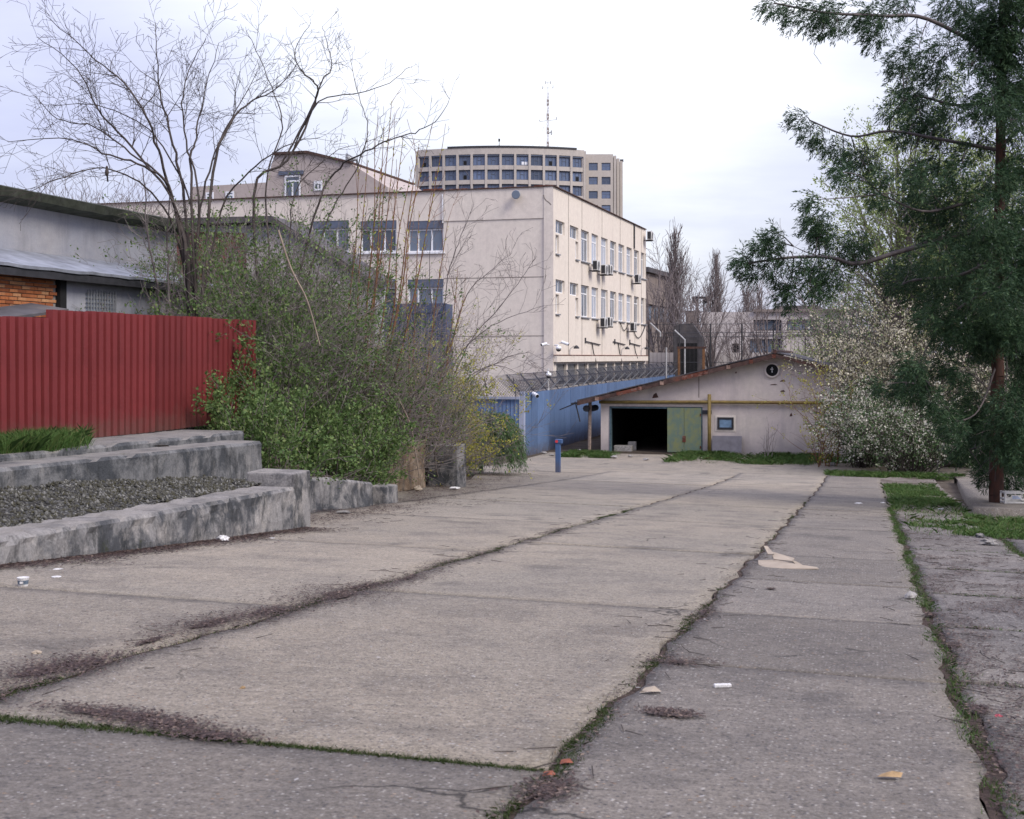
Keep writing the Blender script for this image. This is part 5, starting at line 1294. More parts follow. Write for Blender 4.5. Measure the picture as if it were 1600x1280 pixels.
sprouts('thinner group of reddish upright sprouts beside the blue shed', 640, 36, [(655, 330, .3), (700, 345, .4), (715, 420, .4), (640, 360, 0), (725, 470, .5)], 'barkorange', 'leafyellow')
# bare spreading shrub at the beige wall
e_ = empty('bare_shrub', at(715, 640, 44)); tag(e_, 'bare spreading shrub whose twigs cross the blank beige wall', 'shrub', TG)
S = Seg(); T = Seg(); T3 = dict(seg=.2, wob=.09, up=.03, rmin=.0055, max=3, kids=1, prob=.62, ang=(.4, 1.0), ratio=(.4, .65), L=1.7)
for pxs in ([(690, 640), (715, 560), (760, 515), (800, 495), (850, 478)], [(690, 640), (730, 540), (780, 480), (815, 435), (838, 400)], [(690, 640), (705, 540), (730, 460), (770, 420), (800, 395)], [(690, 640), (690, 530), (700, 430), (720, 370), (740, 320)], [(700, 640), (740, 590), (790, 560), (825, 550)], [(695, 640), (680, 520), (670, 420), (680, 330)], [(695, 640), (720, 600), (770, 570), (812, 585)]):
    limb(pxs, 44, 43.5 + random.uniform(-1, 1), .03, .006, S, T3, start=.3)
S.build('trunk', M['bark'], e_, 5); T.build('crown', M['twig'], e_, 3)
# dead pale stems in front of the thicket
for pts, lab in (([(618, 615), (640, 660), (648, 700), (655, 745)], 'pale dead stem arching down over the brown wall'), ([(590, 610), (618, 640), (640, 660)], 'pale dead stem ending above the brown wall'), ([(435, 360), (455, 420), (480, 470), (500, 540)], 'pale slanting dead stem high in the thicket'), ([(560, 500), (590, 478), (610, 470)], 'short pale crossing stem beside the sprouts')):
    S = Seg(); c = catmull([at(px, py, 25.6 if px < 520 else 31.5) for px, py in pts]); S.poly(c, .02, .014)
    o = S.build('dead_stem', M['barkpale'], None, 5); tag(o, lab, 'stem', 'dead pale stems in the thicket')
# weeping green shrub by the gate
b = at(752, 720, 47); b.z = gter(b.x, b.y); wp = empty('weeping_shrub', b); tag(wp, 'rounded green weeping shrub at the foot of the blue gate', 'shrub')
S = Seg(); P_ = []; D_ = []
for i in range(760):
    a = random.uniform(0, 2 * math.pi); rr = math.sqrt(random.random()) * .68; top = b + Vector((0, 0, 1.75)) + Vector((math.cos(a) * rr * .6, math.sin(a) * rr * .6, random.uniform(-.7, .35) * (1 - rr * .3)))
    d = Vector((math.cos(a) * .55, math.sin(a) * .55, .45)); p = top; L_ = random.uniform(.9, 2.2)
    for k in range(int(L_ / .16)):
        d = (d + Vector((0, 0, -.24)) + rvec(.05)).normalized(); q = p + d * .16
        if q.z < b.z + .05: break
        S.add(p, q, .007, .005); P_ += [p, p.lerp(q, .3), p.lerp(q, .6), q, q]; D_ += [d, d, d, d, d]; p = q
S.add(b, b + Vector((0, 0, 2.3)), .09, .04); S.build('stems', M['twig'], wp, 3); leaves('leaves', P_, D_, .13, .022, M['leafweep'], wp, .05, .4)

# ------------------------------------------------------------------ trees of the far yard
def poplar(lab, px, Y, top_py, wpx, n, seed, o=None, z0=0, mat='fartwig', sticks=1.):
    random.seed(seed); b = Vector(((px - CX) * Y / F, Y, z0)); H = CZ + (HY - top_py) * Y / F - z0; wd = wpx * Y / F / 2
    e_ = empty('poplar_tree', b); tag(e_, lab, 'tree', 'bare poplars behind the garage')
    S = Seg(); T = Seg(); S.poly([b + Vector((0, 0, H * k / 8)) + rvec(.06) for k in range(8)], wd * .13, wd * .03)
    oo = dict(seg=H * .03, wob=.045, up=.10, rmin=Y * .00013, max=2, kids=1, prob=.75, ang=(.15, .5), ratio=(.35, .6), first=0)
    if o: oo.update(o)
    for i in range(n):
        h = random.uniform(.12, .93); a = random.uniform(0, 6.283); k = math.sin(math.pi * min(1, (h * .85 + .18))) ** .7
        q_ = wd / H * random.uniform(1.6, 4.2); d = Vector((math.cos(a) * q_, math.sin(a) * q_, 1))
        grow(T, b + Vector((0, 0, H * h)), d, min(H * random.uniform(.14, .30) * max(.3, k), (1.02 - h) * H), wd * .022, oo)
    S.build('trunk', M['bark'], e_, 5); T.build('crown', M[mat], e_, 3)
poplar('tallest bare poplar right of the beige building', 1055, 128, 353, 52, 150, 3)
poplar('narrow bare poplar in the middle of the gap', 1118, 150, 391, 38, 130, 4)
poplar('short distant bare poplar above the pale annexe', 1168, 190, 436, 34, 80, 5)
poplar('distant poplar top right of the short poplar', 1186, 200, 440, 26, 60, 6)
def bare_tree(lab, px, Y, top_py, wpx, seed, n=9, mat='fartwig', z0=0, grp='bare spreading trees in the far yard', kw=None, leaf=None):
    random.seed(seed); b = Vector(((px - CX) * Y / F, Y, z0)); H = CZ + (HY - top_py) * Y / F - z0; wd = wpx * Y / F / 2
    e_ = empty('bare_tree', b); tag(e_, lab, 'tree', grp)
    S = Seg(); T = Seg(); nodes = []
    S.poly([b, b + Vector((.05, 0, H * .18)), b + Vector((0, .05, H * .34))], H * .016, H * .012)
    oo = dict(seg=H * .05, wob=.08, up=.035, rmin=Y * .00013, max=3, kids=1, prob=.54, ang=(.35, .9), ratio=(.4, .65), first=0, ldep=1)
    if kw: oo.update(kw)
    for i in range(n):
        a = i * 2.4 + random.uniform(-.4, .4); st_ = b + Vector((0, 0, H * random.uniform(.18, .34)))
        grow(T, st_, Vector((math.cos(a) * wd / H * 1.5, math.sin(a) * wd / H * 1.5, 1)), H * random.uniform(.55, .75), H * .009, oo, 0, None, nodes)
    S.build('trunk', M['bark'], e_, 6); T.build('crown', M[mat], e_, 3)
    if leaf: pk = [random.choice(nodes) for _ in range(leaf[1])]; leaves('leaves', [p for p, d in pk], [d for p, d in pk], leaf[2], leaf[3], M[leaf[0]], e_, leaf[2] * .9, .7)
    return e_
bare_tree('round bare tree behind the tallest poplar', 1078, 118, 430, 80, 21, 10)
bare_tree('bare tree leaning by the far end of the beige building', 1030, 124, 420, 60, 22, 8)
bare_tree('bare tree in front of the pale annexe under the narrow poplar', 1112, 108, 445, 85, 23, 6)
bare_tree('bare forked tree before the annexe window band', 1195, 106, 440, 100, 24, 6)
bare_tree('small bare tree before the annexe door', 1150, 104, 490, 60, 25, 5)
bare_tree('bare tree behind the blossoming shrub left side', 1290, 95, 410, 120, 26, 8)
bare_tree('bare tree with rusty dry leaves behind the conifer', 1375, 90, 400, 130, 27, 11, leaf=('litter', 500, .16, .09))
# fresh leafed trees on the right
bare_tree('tall pale green budding tree behind the conifer', 1420, 62, 240, 190, 31, 14, 'fartwig', 0, None, dict(prob=.7), ('leafpale', 32000, .13, .07))
bare_tree('pale green budding tree at the right picture edge', 1540, 60, 270, 170, 32, 12, 'fartwig', 0, None, dict(prob=.65), ('leafpale', 20000, .13, .07))
bare_tree('light green bushy tree directly behind the blossoming shrub', 1370, 72, 455, 180, 33, 16, 'twig', 0, None, dict(prob=.7, up=.01), ('leafweep', 11000, .11, .055))
bare_tree('small light green tree beside the annexe column', 1262, 82, 520, 90, 34, 10, 'twig', 0, None, None, ('leafpale', 3000, .11, .06))
# twiggy far trees over the plastered house roof
for i, (px, tp, lab) in enumerate(((110, 285, 'far bare bush above the plastered house roof'), (75, 300, 'smaller far bare bush at the left over the roof'), (165, 298, 'far bare bush right of the tallest one over the roof'), (205, 305, 'low far bare bush near the end of the roof'))):
    bare_tree(lab, px, 60, tp, 62, 40 + i, 9, 'fartwig', 4.5, 'far bare bushes over the house roof')
random.seed(99)

# ------------------------------------------------------------------ blossoming shrubs on the right
def blossom(lab, px, Y, H, spread, n, bm, nb, leafm, nl, seed, lean=(0, 0), up=.02, size=(.085, .07)):
    random.seed(seed); b = at(px, 700, Y); b.z = gz(b.x, b.y); e_ = empty('blossom_shrub', b); tag(e_, lab, 'shrub', 'blossoming shrubs beside the garage')
    oo = dict(seg=.3, wob=.11, up=up, rmin=.008, max=2, kids=1, prob=.62, ang=(.35, 1.0), ratio=(.35, .6), ldep=0, first=0)
    S = Seg(); nodes = []
    for i in range(n):
        a = random.uniform(0, 6.283); k = random.random() ** .5; st_ = b + Vector((math.cos(a), math.sin(a), 0)) * spread * .3 * random.random()
        grow(S, st_, Vector((math.cos(a) * k * spread / H * 1.25 + lean[0], math.sin(a) * k * spread / H * 1.25 + lean[1], 1)), H * random.uniform(.5, 1.05), .03, oo, 0, None, nodes)
    S.build('stems', M['barkdark'], e_, 3)
    nodes2 = [x for x in nodes if random.random() < .35 + .65 * min(1, (x[0] - b).length / (H * .7))]
    pk = [random.choice(nodes2) for _ in range(nb // 4)]
    leaves('blossoms', [p for p, d in pk for _ in range(4)], [d + rvec(.4) for p, d in pk for _ in range(4)], size[0], size[1], M[bm], e_, .07, .9)
    pk = [random.choice(nodes) for _ in range(nl)]; leaves('leaves', [p for p, d in pk], [d for p, d in pk], .10, .05, M[leafm], e_, .08, .8)
blossom('large cream blossoming shrub in front of the garage gable', 1412, 57, 6.5, 3.3, 64, 'blossom', 24000, 'leafpale', 3500, 51, (0, 0))
blossom('lower white blossoming shrub at the garage wall', 1345, 55.5, 3.2, 1.9, 44, 'blossomw', 7000, 'leafdark', 2600, 52, (-.1, 0))
blossom('dark leafy white flecked shrub between the cream shrub and the conifer', 1425, 53, 3.6, 3.4, 60, 'blossomw', 5200, 'leafdark', 9500, 53, (0, 0), 0.)
blossom('cream blossoming shrub behind the conifer trunk', 1525, 56, 6.2, 3.6, 50, 'blossom', 10000, 'leafdark', 5000, 54)
blossom('leafy pale shrub at the right edge behind the conifer', 1620, 55, 5.5, 3.2, 40, 'blossomw', 5000, 'leafdark', 5000, 55)
shrub('budding_shrub', 'thin yellow budding stems left of the cream blossom before the garage ridge', 'shrub', 1290, 56, 4.9, 1.8, 12, 'barkorange', 'leafyellow', 700, (.1, .05), o=dict(prob=.3))
shrub('bare_shrub', 'little leafless sapling in the grass before the garage wall', 'shrub', 1198, 60, 1.7, 1.0, 5, 'twig', None, 0, o=dict(prob=.4))
random.seed(123)

# ------------------------------------------------------------------ conifer on the right
CY = 31.9
ct = empty('conifer_tree', GUV(3.13, 34.5, .16)); CY = ct.location.y; tag(ct, 'large dark conifer with reddish trunk and hanging sprays on the right', 'tree')
S = Seg(); tp = catmull([at(1557, 797, CY), at(1557, 700, CY), at(1559, 560, CY), at(1561, 350, CY), at(1566, 100, CY), at(1570, -160, CY)], 6)
S.poly([p + rvec(.008) for p in tp], .185, .09)
S.add(ct.location + Vector((0, 0, -.2)), tp[0] + Vector((0, 0, .15)), .23, .185)
S.build('trunk', M['barkred'], ct, 12)
LM = [([(1561, 350), (1480, 372), (1400, 395), (1340, 412), (1300, 403), (1240, 402), (1165, 412)], -1.2, .075), ([(1562, 235), (1470, 218), (1390, 205), (1330, 213), (1265, 188)], .9, .05),
      ([(1564, 90), (1450, 30), (1380, 25), (1290, 20), (1210, 5)], -1.6, .06), ([(1560, 450), (1500, 480), (1450, 540), (1430, 600)], -1.3, .04), ([(1560, 400), (1500, 430), (1420, 440), (1380, 470)], 1.2, .05),
      ([(1562, 300), (1500, 320), (1440, 330), (1377, 303)], -2., .05), ([(1563, 150), (1500, 165), (1430, 150), (1400, 170)], 1.8, .05), ([(1564, 60), (1510, 20), (1480, -20)], 1., .05), ([(1562, 140), (1590, 60), (1620, 0)], -1., .05),
      ([(1560, 560), (1530, 640), (1495, 660)], -.9, .035), ([(1560, 600), (1580, 650), (1600, 700)], -1.1, .03), ([(1560, 480), (1585, 540), (1600, 600)], .8, .04), ([(1560, 620), (1540, 690), (1500, 705)], .8, .03),
      ([(1562, 330), (1590, 370), (1640, 390)], -.6, .05), ([(1562, 230), (1600, 200), (1650, 190)], .6, .05), ([(1545, 470), (1570, 530), (1572, 600), (1560, 660)], -.9, .02), ([(1290, 403), (1262, 395), (1240, 385)], -1.2, .02)]
SL = Seg(); lp = []
for pxs, dY, r in LM:
    n = len(pxs); pts = [at(px, py, CY + dY * i / (n - 1)) for i, (px, py) in enumerate(pxs)]; c = catmull(pts, 5)
    SL.poly(c, r, r * .35); lp += [(p, dY) for p in c]
CL = [(1280,19,40),(1208,6,22),(1305,34,32),(1377,34,35),(1349,28,25),(1411,6,25),(1367,62,18),(1240,22,22),(1495,6,40),(1561,19,60),(1552,47,40),(1598,31,40),(1561,72,25),(1520,30,30),(1411,94,28),(1436,75,25),(1480,72,30),(1417,122,30),(1458,112,28),(1483,125,24),
 (1402,169,28),(1427,150,30),(1449,175,38),(1492,169,30),(1467,200,30),(1436,200,28),(1411,216,18),(1536,175,28),(1552,156,30),(1583,144,30),(1574,134,28),(1517,103,18),(1586,203,28),(1580,187,22),(1249,187,18),(1267,212,18),(1289,225,20),(1317,240,22),(1336,252,27),(1361,247,20),(1380,272,18),(1324,278,20),(1311,269,16),
 (1377,303,26),(1442,281,34),(1467,250,26),(1430,265,24),(1442,319,40),(1483,312,40),(1474,353,45),(1520,359,40),(1527,303,24),(1586,319,28),(1567,359,35),(1592,375,40),(1270,312,16),(1278,340,28),(1296,369,28),(1208,375,22),(1345,381,28),(1160,404,15),(1166,418,16),(1174,430,13),(1190,382,15),(1218,368,16),(1200,390,16),(1202,418,13),(1230,406,15),(1212,428,12),(1256,416,14),(1230,466,18),(1240,456,12),(1230,446,10),(1266,442,20),(1280,418,24),(1286,452,16),(1302,430,26),(1280,358,26),
 (1420,420,32),(1440,450,35),(1470,400,40),(1500,440,45),(1480,480,40),(1530,410,45),(1560,450,45),(1590,420,40),(1520,500,40),(1570,510,40),(1450,500,22),(1490,520,30),(1540,530,28),(1595,500,40),(1400,440,22),(1425,570,22),(1430,600,26),(1405,610,14),(1378,602,11),(1445,592,18),(1500,580,18),(1475,572,13),(1520,630,24),(1490,665,22),(1540,660,28),(1580,640,35),(1570,680,36),(1530,690,30),(1500,702,18),(1592,705,35),(1550,722,22),(1580,748,22),(1540,742,14),(1600,600,30),(1597,560,22),(1455,620,14),(1470,640,16),(1350,400,18),(1330,395,14),
 (1540,220,24),(1510,240,22),(1500,270,24),(1560,280,26),(1590,260,26),(1540,330,28),(1630,420,50),(1640,560,50),(1630,300,45),(1640,150,50),(1630,680,40),(1640,20,50)]
for _k in range(24): CL.append((1561 + random.uniform(-26, 26), random.uniform(-30, 545), random.uniform(28, 40)))
P_ = []; D_ = []
def spray(p, d, L_):
    """flat fan: a drooping axis with alternate scale-leaf fingers"""
    n = 6; ax = d.normalized(); side = ax.cross(UP + rvec(.5)).normalized(); q = Vector(p)
    for k in range(n):
        ax = (ax + Vector((0, 0, -.10))).normalized(); q = q + ax * (L_ / n)
        for sg in (1, -1):
            P_.append(q); D_.append(ax * .75 + side * sg * .65 + rvec(.12))
    P_.append(q); D_.append(ax)
for (px, py, r) in CL:
    c = at(px, py, CY); best = min(lp, key=lambda t: (t[0].x - c.x) ** 2 + (t[0].z - c.z) ** 2)
    r *= .86 if py < 400 else .97; yy = best[0].y + random.gauss(0, .35) + (random.uniform(-1.6, 1.6) if px > 1400 and py > 100 else 0) + (random.uniform(-1.3, -.4) if abs(px - 1561) < 27 and py < 545 else 0); c = at(px, py, yy); rr = r * yy / F
    mid = best[0].lerp(c, .55) + Vector((0, 0, .08)) + rvec(.05)
    SL.poly(catmull([best[0], mid, c], 4), .018, .008)
    n = int((125 if py < 520 else 230) * (rr / .45) ** 2) + 14
    outw = Vector((c.x - tp[0].x, c.y - CY, 0)); outw = outw.normalized() if outw.length > .1 else Vector((1, 0, 0))
    for _ in range(n):
        w = rvec(1.); w.normalize(); w *= rr * random.random() ** .45
        w.y *= 1.25
        d = outw * .5 + w.normalized() * .5 + Vector((0, 0, random.uniform(-.7, .25))) + rvec(.16)
        spray(c + w, d, random.uniform(.12, .30))
    for _ in range(3): SL.add(c, c + rvec(rr * .4), .007, .004)
for _ in range(46):                                  # bare hanging dead twigs
    p0 = random.choice(lp)[0]
    if p0.y > 0: grow(SL, p0, Vector((random.uniform(-.7, .3), random.uniform(-.4, .4), -.6)), random.uniform(.5, 1.6), .012, dict(seg=.15, wob=.16, up=-.03, rmin=.0055, max=1, kids=1, prob=.25, ang=(.4, .9), ratio=(.3, .5)))
SL.build('limbs', M['bark'], ct, 4)
leaves('foliage', P_, D_, .105, .019, M['conifer'], ct, .010, .16)
print('conifer blades', len(P_))
# ------------------------------------------------------------------ grass, moss and litter (stuff)
from mathutils import noise as mnoise
def scatter(fn, n): return [fn() for _ in range(n)]
def blades(name, pts, h, w, m, kind_lab, lean=.35, hv=.5):
    P = np.array([tuple(p) for p in pts]); N = len(P); a = RNG.uniform(0, 6.283, N); hh = h * (1 + RNG.uniform(-hv, hv, N)); ln = RNG.normal(0, lean, (N, 2))
    X = np.stack([np.cos(a), np.sin(a), np.zeros(N)], 1) * w * .5
    D = np.concatenate([ln, np.ones((N, 1))], 1) * hh[:, None]; Mid = P + D * .55 + np.stack([ln[:, 0] * 0, ln[:, 1] * 0, hh * .04], 1)
    tipv = P + D * 1.0 + np.concatenate([ln * hh[:, None] * .5, -np.abs(ln).sum(1, keepdims=True) * hh[:, None] * .15], 1)
    V = np.stack([P - X, P + X, Mid + X * .7, tipv, Mid - X * .7], 1); f = (np.arange(N) * 5)[:, None] + np.array([[0, 1, 2, 3, 4]])
    return tag(link(name, np_mesh(name, V.reshape(-1, 3), f, m)), kind_lab, 'grass', kind='stuff')
def flakes(name, pts, L, m, lab):
    P = np.array([tuple(p) for p in pts]); N = len(P); a = RNG.uniform(0, 6.283, N); l = L * RNG.uniform(.4, 1.5, N); el = RNG.uniform(.25, .6, N)
    t1, t2 = RNG.normal(0, .11, N), RNG.normal(0, .11, N)
    X = np.stack([np.cos(a), np.sin(a), t1], 1) * l[:, None] * .5; Yv = np.stack([-np.sin(a), np.cos(a), t2], 1) * (l * el)[:, None] * .5
    P = P + np.array([0, 0, 1.]) * (np.abs(t1) + np.abs(t2))[:, None] * l[:, None] * .45
    V = np.stack([P - X, P - Yv, P + X, P + Yv], 1); f = (np.arange(N) * 4)[:, None] + np.array([[0, 1, 2, 3]])
    return tag(link(name, np_mesh(name, V.reshape(-1, 3), f, m)), lab, 'leaf litter', kind='stuff')
def along(u, v0, v1, n, w, clump=None, dz=-.01):
    out = []
    while len(out) < n:
        v = random.uniform(v0, v1)
        if clump and random.random() > clump(v): continue
        uu = u + edge(1, v) + random.gauss(0, w); out.append(GUV(uu, v, dz))
    return out
def cl(f1, f2, th, ph=0.): return lambda v: 1. if math.sin(v * f1 + ph) + math.sin(v * f2 + ph * 2) > th else .12
# joints
G1 = along(-4.75, 5, 28, 5200, .035, cl(1.3, 3.1, .2)) + along(-1.43, 5, 12.5, 2600, .028, cl(1.1, 2.7, -.2, 1)) + along(-1.43, 12, 34, 700, .02, cl(.9, 2.2, .6, 2))
for _ in range(2600):                                # cross joint in the foreground
    u = random.uniform(-4.7, -1.45)
    G1.append(GUV(u, 6.0 + random.gauss(0, .018 + .03 * max(0, (-u - 3) / 1.7)), -.012))
blades('joint_moss', G1 + [p + Vector((random.gauss(0, .012), random.gauss(0, .012), 0)) for p in G1], .020, .0042, M['moss'], 'mossy green growth filling the slab joints', .5)
G2 = along(.58, 6, 33, 6500, .035, cl(.8, 2.3, -.9, .5)) + along(.58, 13, 33, 2500, .06, cl(1.1, 2.0, -.4, .3)) + along(2.2, 10, 31, 3600, .05, cl(.9, 2.1, -.5, 1.2))
for vj in (9.25, 12.0, 14.6, 17.5, 20.5):
    for _ in range(260):
        u = .6 + 1.6 * random.random() ** .8; G2.append(GUV(u, vj + random.gauss(0, .03), -.01))
blades('joint_moss', [p + Vector((random.gauss(0, .025), random.gauss(0, .03), 0)) for p in G2] , .022, .0042, M['moss'], 'dark mossy growth along the joints on the right side', .6)
blades('joint_grass', thin(G2, 9000), .034, .0045, M['grass'], 'grass growing along the joints on the right side', .5)
# grass on the verges
def patch(n, u0, u1, v0, v1, th=-.4, f=(1.1, .8)):
    out = []
    while len(out) < n:
        u, v = random.uniform(u0, u1), random.uniform(v0, v1)
        s = 2.6 * mnoise.fractal(Vector((u * .75, v * .55, 3.3)), .7, 2., 5)
        if s > th or random.random() < .06: out.append(GUV(u, v, -.03))
    return out
vg = [p for p in patch(52000, -8.6, 8, 57.6, 64.2, -.25) if random.random() < (UV(p.x, p.y)[1] - 57.2 + .9 * math.sin(p.x * 1.3) + .6 * math.sin(p.x * 3.1)) / 3.4] + patch(8000, -13.8, -11.3, 59.5, 63, -.1) + patch(7500, -1.5, 3.6, 51.6, 53.6, .0)
blades('verge_grass', vg, .15, .016, M['grass'], 'green grass verge along the foot of the garage wall', .6, .7)
rg = patch(17000, .62, 2.3, 31, 48, .05) + patch(10000, 2.1, 5.4, 23.6, 31.0, .0) + patch(2500, .8, 2.2, 24, 31, .6)
blades('weed_grass', rg, .11, .012, M['grass'], 'lush green grass beside the raised concrete pad', .55)
# tuft by the red fence
tf = []
for _ in range(9000):
    px = random.gauss(50, 40)

    if px < -110 or px > 142: continue
    k = random.uniform(0, 1); Y = 17.2 + (px + 40) * .011 + k * 1.5; X = (px - CX) / F * Y; tf.append(Vector((X, Y, 3.36)))
blades('grass_tuft', tf, .24, .009, M['grass'], 'dense tuft of long grass at the foot of the red fence', .4)
# litter in the joints and along the walls
LT = []
def lit(n, u, v, su, sv):
    n = int(n * 2.2)
    for _ in range(n):
        uu, vv = random.gauss(u, su), random.gauss(v, sv); LT.append(GUV(uu, vv, .013))
LT += [GUV(p[0], p[1], .004) for p in ()]
for p in along(-4.75, 5.5, 24, 5200, .11, cl(1.3, 3.1, .1, .4), .013): LT.append(p)
for (px, py, n, su, sv) in ((70, 1045, 700, .16, .35), (130, 1040, 600, .12, .3), (330, 975, 900, .18, .5), (420, 958, 500, .14, .4), (530, 928, 1300, .28, .55), (640, 905, 500, .12, .5), (220, 1125, 450, .2, .08), (265, 1135, 300, .12, .07), (330, 1150, 350, .15, .07), (150, 1112, 350, .2, .07), (1100, 960, 220, .06, .4), (1060, 1035, 260, .12, .12), (860, 1235, 300, .07, .12), (1045, 1116, 500, .075, .05)):
    q = G(px, py); u, v = UV(q.x, q.y); lit(n, u, v, su, sv)
for p in along(-1.40, 5, 20, 1500, .05, None, .013): LT.append(p)
for _ in range(5200):                                # foot of the low wall
    v = random.uniform(7, 18.7); LT.append(GUV(interp(WALL, v) + abs(random.gauss(0, .16)) * (1 + .8 * math.sin(v * 1.9)), v, .013))
for _ in range(7500):
    v = random.uniform(19.2, 42); u = interp([(19.2, -8.9), (24, -9.3), (28, -10.0), (36, -10.9), (42, -11.5)], v) + random.gauss(0, .38 + .02 * (v - 19)) ; LT.append(GUV(u, v, .006))
for _ in range(5200):                                # right side, under the conifer
    u, v = .6 + abs(random.gauss(0, .75)), random.uniform(6, 30); LT.append(GUV(u, v, .013))
for _ in range(7500):
    u, v = random.uniform(.7, 5), random.uniform(5, 26)
    if math.sin(u * 2.1 + v * 1.1) + math.sin(v * 2.3 - u) + .6 * math.sin(v * 5.1 + u * 3) > .35: LT.append(GUV(u, v, .013))
for _ in range(2500): u, v = random.uniform(-5, 3), random.uniform(44, 54); LT.append(GUV(u, v, .005))
for _ in range(2200): u, v = random.uniform(-13.5, -9.5), random.uniform(58.5, 64); LT.append(GUV(u, v, .03))
# dark dirt that has collected in ragged patches on the slabs (flat pads a few mm thick)
dirt = empty('dirt_patches'); tag(dirt, 'ragged dark dirt patches lying along the joints', kind='structure')
def dirt_patch(u, v, ru, rv, seed, sharp=1.):
    rn = random.Random(seed); n = 44; ph = [rn.uniform(0, 6.28) for _ in range(6)]; vs = []
    rings = (1.0, .62, .28)
    for q in rings:
        for i in range(n):
            w = 2 * math.pi * i / n
            k = 1 + .28 * math.sin(2 * w + ph[0]) + .2 * math.sin(5 * w + ph[1]) + .16 * math.sin(9 * w + ph[2]) + .14 * math.sin(17 * w + ph[3])
            p = GUV(u + ru * k * q * math.cos(w), v + rv * k * q * math.sin(w), .0105 if q > .9 else .016); vs.append(tuple(p))
    fs = [(r * n + i, r * n + (i + 1) % n, (r + 1) * n + (i + 1) % n, (r + 1) * n + i) for r in range(2) for i in range(n)] + [tuple(range(2 * n, 3 * n))]
    MB().add(vs, fs).build('dirt_patch', M['dirt'], dirt)
    for _ in range(int(min(1600, 14000 * ru * rv)) + 160): LT.append(GUV(u + random.gauss(0, ru * .8), v + random.gauss(0, rv * .75), .014))
for k, (px, py, ru, rv) in enumerate(((60, 1052, .10, .22), (130, 1038, .13, .22), (330, 975, .12, .35), (420, 956, .10, .35), (235, 1003, .05, .3), (530, 930, .18, .42), (570, 917, .10, .4), (640, 903, .05, .4), (215, 1122, .13, .045), (262, 1133, .10, .05), (335, 1152, .11, .045), (150, 1116, .12, .03), (1100, 958, .035, .14), (1060, 1037, .07, .06), (1045, 1116, .05, .03), (855, 1240, .03, .12), (1205, 922, .05, .05),
    
    (1455, 962, .06, .12), (1490, 1010, .07, .16), (1530, 1110, .08, .14))):
    q = G(px, py); u, v = UV(q.x, q.y); dirt_patch(u, v, ru * .62, rv * .62, 200 + k)
FAR = []
for _ in range(16000):
    v = random.uniform(7, 18.7); FAR.append(GUV(interp(WALL, v) + abs(random.gauss(0, .24)) * max(.12, 1 + 1.2 * mnoise.noise(Vector((v * .9, 0, 0))) + .6 * mnoise.noise(Vector((v * 3.1, 5, 0)))), v, .017))
for _ in range(26000):
    v = random.uniform(19.2, 46); u = interp([(19.2, -9.0), (24, -9.2), (28, -10.0), (36, -11.0), (42, -11.8), (46, -12.6)], v) + random.gauss(0, .42 + .02 * (v - 19)); FAR.append(GUV(u, v, .018)) if mnoise.fractal(Vector((u * 1.2, v * .8, 1)), .7, 2., 4) > -.12 else None
for _ in range(9000):
    u, v = random.uniform(.6, 2.4), random.uniform(22, 50)
    if math.sin(u * 3 + v * 1.3) + math.sin(v * 2.7 - u * 2) > -.2: FAR.append(GUV(u, v, .018))
for _ in range(6000): FAR.append(GUV(random.uniform(-8.6, 5), random.gauss(58.2, 1.2), .0))
flakes('leaf_litter', FAR, .04, M['litter'], 'brown leaf litter drifted along the walls and verges')
for _ in range(95000):
    u, v = .55 + random.random() ** .9 * 3.4, 4.5 + 15 * random.random() ** 1.3
    if mnoise.fractal(Vector((u * 1.1, v * .8, 7)), .6, 2., 6) > .06 - (.22 if u < .95 else 0): LT.append(GUV(u, v, .014))
flakes('leaf_litter', LT, .026, M['litter'], 'brown dry leaf litter gathered in the joints and along the walls')
# scattered crumbs over the slabs
CR = []
for _ in range(3600): u, v = random.uniform(-9, 2), 4.5 + 40 * random.random() ** 1.8; CR.append(GUV(u, v, .013))
flakes('crumbs', CR, .018, M['litter'], 'small dark crumbs scattered over the driveway slabs')
WC = []
for _ in range(420): u, v = random.uniform(-9, 3), 4.5 + 45 * random.random() ** 1.5; WC.append(GUV(u, v, .013))
for _ in range(260): v = random.uniform(8, 40); WC.append(GUV(interp([(8, -9), (18.7, -8.1), (24, -9.2), (40, -11)], v) + random.gauss(.2, .2), v, .006))
for _ in range(160): WC.append(GUV(random.uniform(-6, 4), random.uniform(57, 62), .03))
flakes('paper_crumbs', WC, .028, M['stone'], 'pale crumbs and paper scraps scattered on the driveway')
BK = []; BD = []
for _ in range(14000):
    v = random.uniform(19.4, 44); a = random.random() ** 1.5 * .2; p = Vector(terrace(a, v)); BK.append(p + Vector((0, 0, .02)))
flakes('bank_litter', BK, .09, M['litter'], 'dry leaves and twigs covering the earth bank')
S = Seg()
for _ in range(1300):
    v = random.uniform(19.4, 40); p = Vector(terrace(random.random() ** 1.5 * .12, v)); d = rvec(); d.z *= .35; S.add(p, p + d.normalized() * random.uniform(.2, .8) + Vector((0, 0, .06)), .008, .004)
tag(S.build('fallen_twigs', M['twig'], None, 3), 'fallen grey twigs on the earth bank', 'twigs', kind='stuff')
S = Seg()
for _ in range(900):
    v = random.uniform(5.5, 30); u = random.choice((-4.75, -1.4, .7, 1.2, 2.2, interp(WALL, v) + .2)) + random.gauss(0, .22); p = GUV(u, v, .012); a = random.uniform(0, 6.28); S.add(p, p + Vector((math.cos(a), math.sin(a), .02)) * random.uniform(.05, .22), .004, .002)
tag(S.build('twig_litter', M['barkdark'], None, 3), 'thin dry twigs lying in the joints', 'twigs', kind='stuff')

